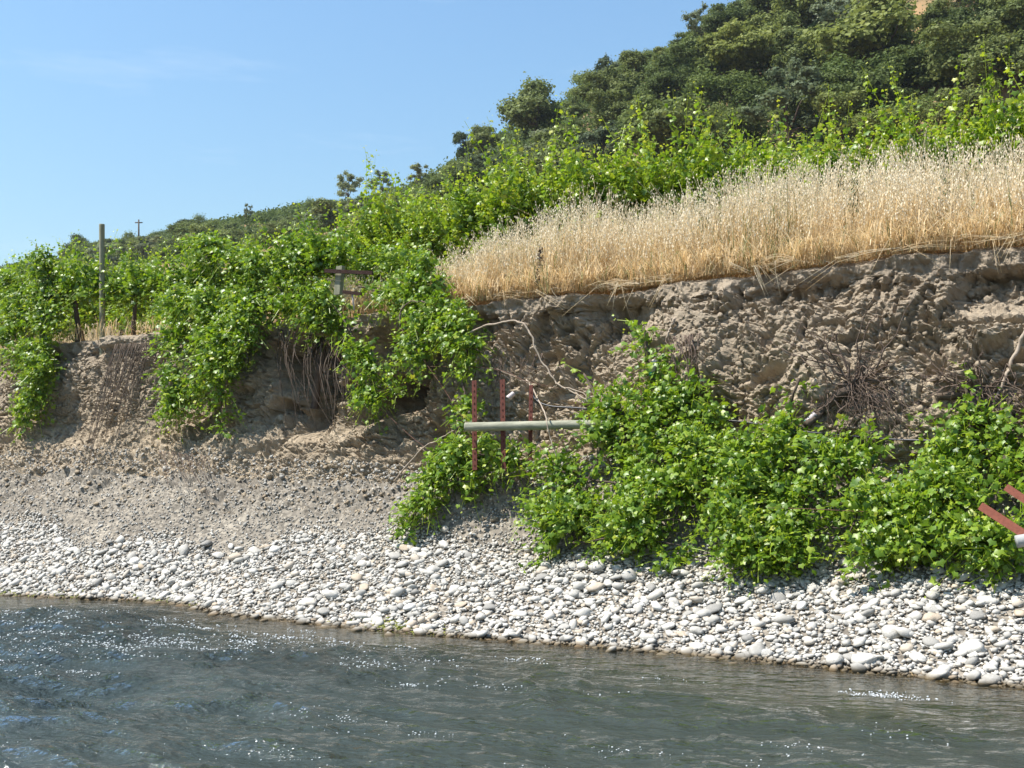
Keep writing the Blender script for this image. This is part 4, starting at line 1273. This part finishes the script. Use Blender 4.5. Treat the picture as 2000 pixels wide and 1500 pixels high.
# pale dead canes
def cane(label, pts, r0, r1, mat='pale_wood', twigs=()):
    r = tag(empty('dead_cane', Pc(*pts[0])), label, 'branch', 'dead canes hanging on the bank')
    o0 = Pc(*pts[0])
    MB().tube(wiggle([Pc(*q) - o0 for q in pts], 9 * len(pts), 0.006), r0, r1, 6, knob=0.12).build('stem', M[mat], r)
    st_ = r.children[0] if r.children else r
    for t in twigs:
        MB().tube(wiggle([Pc(*q) - o0 for q in t], 14, 0.006), r1 * 0.9, r1 * 0.5, 5).build('twig', M[mat], st_)
cane('long pale dead cane arching down the bank above the steel stakes', [(912, 652, 12.0), (960, 634, 12.0), (1012, 628, 11.95), (1035, 650, 11.92), (1050, 690, 11.9), (1078, 735, 11.88), (1095, 755, 11.85), (1130, 772, 11.8), (1148, 786, 11.75)], 0.015, 0.008, twigs=[[(1125, 768, 11.8), (1140, 790, 11.75), (1138, 800, 11.7)], [(1100, 757, 11.85), (1140, 770, 11.7), (1152, 790, 11.7)]])
cane('thin pale dead cane hanging across the lying pole', [(1028, 742, 11.8), (1048, 772, 11.6), (1064, 815, 11.1), (1074, 850, 11.05), (1086, 892, 11.05)], 0.010, 0.006, twigs=[[(1030, 745, 11.8), (1002, 735, 11.85), (970, 720, 11.9)]])
cane('bare brown cane curling up in a hook beside the leafy V', [(795, 665, 12.05), (783, 635, 12.0), (784, 605, 12.0), (803, 590, 12.0), (836, 590, 12.0)], 0.016, 0.009, 'root')
cane('pale bent cane against the bank left of the leafy arc', [(770, 940, 11.7), (820, 880, 11.75), (862, 855, 11.75), (890, 838, 11.75)], 0.012, 0.007, 'pale_wood')
cane('short pale root stub above the fallen vine with the tall shoot', [(1318, 622, 12.25), (1308, 645, 12.2), (1300, 668, 12.2)], 0.022, 0.012, 'pale_wood')
cane('pale bare branch leaning on the bank at the right edge', [(2003, 640, 12.05), (1985, 690, 12.0), (1965, 735, 11.95), (1945, 780, 11.9)], 0.022, 0.014, 'pale_wood')
# trellis wires
def wire(label, pts):
    tag(MB().tube(spline([Pc(*q) for q in pts], 24), 0.0035, sides=5).build('trellis_wire', M['wire']), label, 'wire', 'rusty trellis wires')
wire('thin rusty wire slanting down from the hook cane to the steel stakes', [(782, 640, 12.0), (850, 735, 11.9), (930, 850, 11.55), (1000, 905, 11.4), (1110, 950, 11.2), (1330, 940, 11.3)])
wire('thin rusty wire slanting down the shaded alcove', [(622, 640, 12.4), (690, 740, 12.1), (800, 850, 11.9), (880, 905, 11.7)])
wire('thin rusty wire stretched level through the middle of the fallen vines', [(1500, 992, 10.85), (1580, 994, 10.8), (1700, 1000, 10.8)])
wire('thin taut wire from the leaning vine to the steel stakes', [(810, 715, 12.0), (960, 720, 11.9), (1030, 745, 11.75), (1100, 760, 11.85)])
# plastic vine guards
def guard(label, a, bq, tealend):
    r = tag(empty('vine_guard', Pc(*a)), label, 'vine guard')
    o0 = Pc(*a); d = Pc(*bq) - o0
    MB().tube([d * s for s in (0, 0.1, 0.5, 0.9, 1.0)], 0.030, 0.036, 10).build('tube', M['plastic'], r)
    tb = r.children[0] if r.children else r
    if tealend:
        MB().tube([d * 0.97, d * 1.25], 0.035, 0.030, 10).build('tie', M['teal'], tb)
guard('pale pinkish plastic vine guard with teal end above the fallen vine', (1278, 704, 11.95), (1273, 728, 11.9), True)
guard('pale plastic vine guard with teal end at the foot of the uprooted stump', (1592, 808, 11.75), (1577, 824, 11.7), True)
guard('small white plastic guard against the bank between the steel stakes', (1004, 768, 11.95), (992, 778, 11.9), False)

# ------------------------------------------------------------------ roots
def strands(name, label, starts, ends, n, r, seed, mat='root', group=None, sag=0.06, v0=None):
    rng = np.random.default_rng(seed)
    b = MB()
    for i in range(n):
        q = rng.random(); e = np.clip(q + rng.normal(0, 0.22), 0, 1)
        s0 = Pc(*(np.array(starts[0]) * (1 - q) + np.array(starts[1]) * q))
        s1 = Pc(*(np.array(ends[0]) * (1 - e) + np.array(ends[1]) * e))
        f = rng.uniform(0.35, 1.0)
        s1 = s0 + (s1 - s0) * f
        mid = (s0 + s1) / 2 + RIVER * rng.uniform(-0.02, sag) + EU * rng.normal(0, 0.05)
        b.tube(wiggle([s0, mid, s1], 12, 0.010, seed * 100 + i), r * rng.uniform(0.6, 1.3), r * 0.35, 4)
    return tag(b.build(name, M[mat]), label, 'roots', group, 'stuff')
strands('fine_roots', 'fine grey brown roots trailing down the smooth bank on the left', [(225, 672, 12.35), (300, 668, 12.3)], [(150, 950, 11.55), (250, 860, 11.7)], 60, 0.0060, 61, 'bark')
strands('fine_roots', 'dark root tangle hanging in the shaded alcove under the trellis vine', [(530, 640, 12.8), (690, 670, 12.8)], [(560, 850, 12.25), (690, 850, 12.2)], 46, 0.008, 62, 'bark', None, 0.22)
strands('fine_roots', 'thin roots hanging from the bank behind the steel stakes', [(960, 700, 12.15), (1060, 690, 12.15)], [(950, 830, 11.95), (1060, 830, 11.95)], 24, 0.004, 63)
strands('fine_roots', 'short dark roots hanging just right of the pinkish vine guard', [(1300, 660, 12.25), (1370, 650, 12.25)], [(1320, 760, 12.0), (1370, 740, 12.0)], 26, 0.006, 64)
strands('fine_roots', 'thin roots on the talus left of the shaded hollow', [(310, 880, 11.6), (400, 890, 11.6)], [(330, 960, 11.35), (440, 985, 11.3)], 34, 0.0035, 65)
def stump(label, trunk, hub, n, reach, seed, hair):
    rng = np.random.default_rng(seed)
    o0 = Pc(*trunk[0])
    r = tag(empty('uprooted_stump', o0), label, 'stump', 'uprooted vine stumps on the bank')
    MB().tube(wiggle([Pc(*q) - o0 for q in trunk], 14, 0.012, seed), 0.042, 0.055, 8, knob=0.2).build('trunk', M['bark'], r)
    h = Pc(*hub) - o0
    for i in range(n):
        a = rng.uniform(0.05, 2.9) if i % 4 else rng.uniform(3.2, 6.1)
        L = reach * rng.uniform(0.35, 1.0)
        d = EU * math.cos(a) + UP * math.sin(a) * 0.75 + RIVER * rng.uniform(0.0, 0.35)
        pts = [h, h + d * L * 0.35 + UP * rng.normal(0, 0.06), h + d * L * 0.7 + rng.normal(0, 0.07, 3), h + d * L + rng.normal(0, 0.10, 3)]
        b = MB().tube(wiggle(pts, 16, 0.016, seed * 50 + i), rng.uniform(0.007, 0.015), 0.003, 5)
        c = spline(pts, 10)
        for t in range(rng.integers(1, 4)):
            k = rng.integers(3, 9)
            e = c[k] + rng.normal(0, 0.16, 3) + d * 0.1
            b.tube(wiggle([c[k], (c[k] + e) / 2 + rng.normal(0, 0.03, 3), e], 9, 0.012), 0.005, 0.002, 4)
        b.build('root', M['root'], r)
    b = MB()
    for i in range(hair):
        s = h + EU * rng.normal(0.12, 0.22) + UP * rng.normal(-0.02, 0.10) + RIVER * rng.uniform(0, 0.1)
        e = s + EU * rng.normal(0.16, 0.22) - UP * rng.uniform(0.1, 0.65) + RIVER * rng.uniform(0, 0.12)
        b.tube(wiggle([s, (s + e) / 2 + rng.normal(0, 0.05, 3), e], 10, 0.014), 0.0045, 0.002, 4)
    tag(b.build('hair_roots', M['root'], r), kind='stuff')
stump('uprooted dead vine stump with roots splayed over the bare bank face', [(1575, 830, 11.8), (1610, 800, 11.85), (1640, 772, 11.88), (1668, 758, 11.9)], (1665, 752, 11.9), 24, 1.05, 71, 100)
stump('smaller uprooted stump with tangled roots close to the right edge', [(1830, 775, 11.95), (1880, 770, 11.9), (1905, 790, 11.85), (1918, 830, 11.8)], (1915, 775, 11.9), 20, 0.7, 72, 60)

# ------------------------------------------------------------------ weeds in the oats
def weed(label, px, py, v, h, seed, mat, dens=70, size=0.05):
    rng = np.random.default_rng(seed)
    b = P(px, py, v)
    r = tag(empty('weed', b), label, 'weed', 'tall weeds among the oats')
    st = MB().tube(wiggle([(0, 0, -0.05), (0.01, 0, h * 0.5), (0.03, 0, h)], 8, 0.01, seed), 0.007, 0.003, 5)
    st.build('stem', M['root'] if mat != 'weed_leaf' else M[mat], r)
    n = dens
    q = rng.uniform(0.15, 1.0, n)
    k = rng.normal(0, 1, (n, 3)); k[:, 2] *= 0.4
    k /= np.linalg.norm(k, axis=1)[:, None]
    p = np.stack([0.03 * q, 0 * q, q * h], -1) + k * (0.02 + 0.05 * (1 - q))[:, None]
    x, y, z = frames(k * 0.6 + UP * 0.5 + rng.normal(0, 0.3, (n, 3)), k + UP * 0.3)
    V, F, A = scatter(LV * np.array([0.55, 1.3, 1]), LF, p, x, y, z, size * rng.uniform(0.6, 1.2, n), rng.random(n))
    tag(link('leaves', mesh_np('weed_leaves', V, F, M[mat], True, {'tint': A}), r), kind='stuff')
weed('brown dried dock stalk at the bank lip where the oats begin', 1052, 575, 12.75, 0.62, 81, 'bark', 120, 0.05)
weed('slim green weed in the oats near the right edge', 1838, 440, 12.95, 0.62, 82, 'weed_leaf')
weed('slim green weed in the oats below the third vine from the right', 1665, 430, 13.0, 0.5, 83, 'weed_leaf')
weed('grey green weed in the oats above the dock stalk', 1370, 480, 13.0, 0.7, 84, 'weed_leaf', 90)

# ------------------------------------------------------------------ white flecks standing in for sun glints on the riffles, plus one splash
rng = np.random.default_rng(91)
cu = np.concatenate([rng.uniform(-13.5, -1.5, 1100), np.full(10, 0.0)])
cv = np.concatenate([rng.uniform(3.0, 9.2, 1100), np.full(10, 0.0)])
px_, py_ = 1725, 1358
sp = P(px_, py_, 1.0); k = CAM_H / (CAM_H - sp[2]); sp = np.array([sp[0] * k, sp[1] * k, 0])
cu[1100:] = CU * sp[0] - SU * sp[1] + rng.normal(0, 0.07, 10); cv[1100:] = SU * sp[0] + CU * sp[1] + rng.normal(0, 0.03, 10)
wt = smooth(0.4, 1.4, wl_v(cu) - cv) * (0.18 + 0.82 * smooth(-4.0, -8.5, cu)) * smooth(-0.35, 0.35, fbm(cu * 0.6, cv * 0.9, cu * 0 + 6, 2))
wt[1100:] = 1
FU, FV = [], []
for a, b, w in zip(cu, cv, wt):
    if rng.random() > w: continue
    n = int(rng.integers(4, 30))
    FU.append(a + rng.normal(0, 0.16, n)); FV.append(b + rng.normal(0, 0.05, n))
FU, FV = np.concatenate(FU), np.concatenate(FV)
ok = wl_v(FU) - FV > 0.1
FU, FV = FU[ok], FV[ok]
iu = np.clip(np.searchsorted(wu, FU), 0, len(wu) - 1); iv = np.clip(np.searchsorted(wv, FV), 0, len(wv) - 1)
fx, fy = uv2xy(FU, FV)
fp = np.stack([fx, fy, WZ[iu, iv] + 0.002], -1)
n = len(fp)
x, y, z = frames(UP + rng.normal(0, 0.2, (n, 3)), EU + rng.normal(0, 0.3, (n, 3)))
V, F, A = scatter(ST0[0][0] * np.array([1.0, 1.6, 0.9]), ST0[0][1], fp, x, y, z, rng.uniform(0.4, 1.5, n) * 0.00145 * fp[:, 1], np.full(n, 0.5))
tag(link('glints_and_spray', mesh_np('glints_and_spray', V, F, M['glints_and_spray'])), 'white flecks painted as sun glints on the riffles, with one spray splash', 'glints_and_spray', kind='stuff')


# ------------------------------------------------------------------ thin air haze over the whole place
hz, hn, hl, hb = newmat('haze')
hn.remove(hb)
pv = hn.new('ShaderNodeVolumePrincipled')
pv.inputs['Color'].default_value = (0.80, 0.92, 1.0, 1)
pv.inputs['Density'].default_value = 0.0002
pv.inputs['Anisotropy'].default_value = 0.3
hl.new(pv.outputs[0], hn['Material Output'].inputs['Volume'])
b = MB().box((0, 0, 43), (1010, 0, 0), (0, 1010, 0), (0, 0, 47))
tag(b.build('haze', hz, smoothed=False), 'thin bluish air between the camera and the far hill', 'haze', kind='stuff')
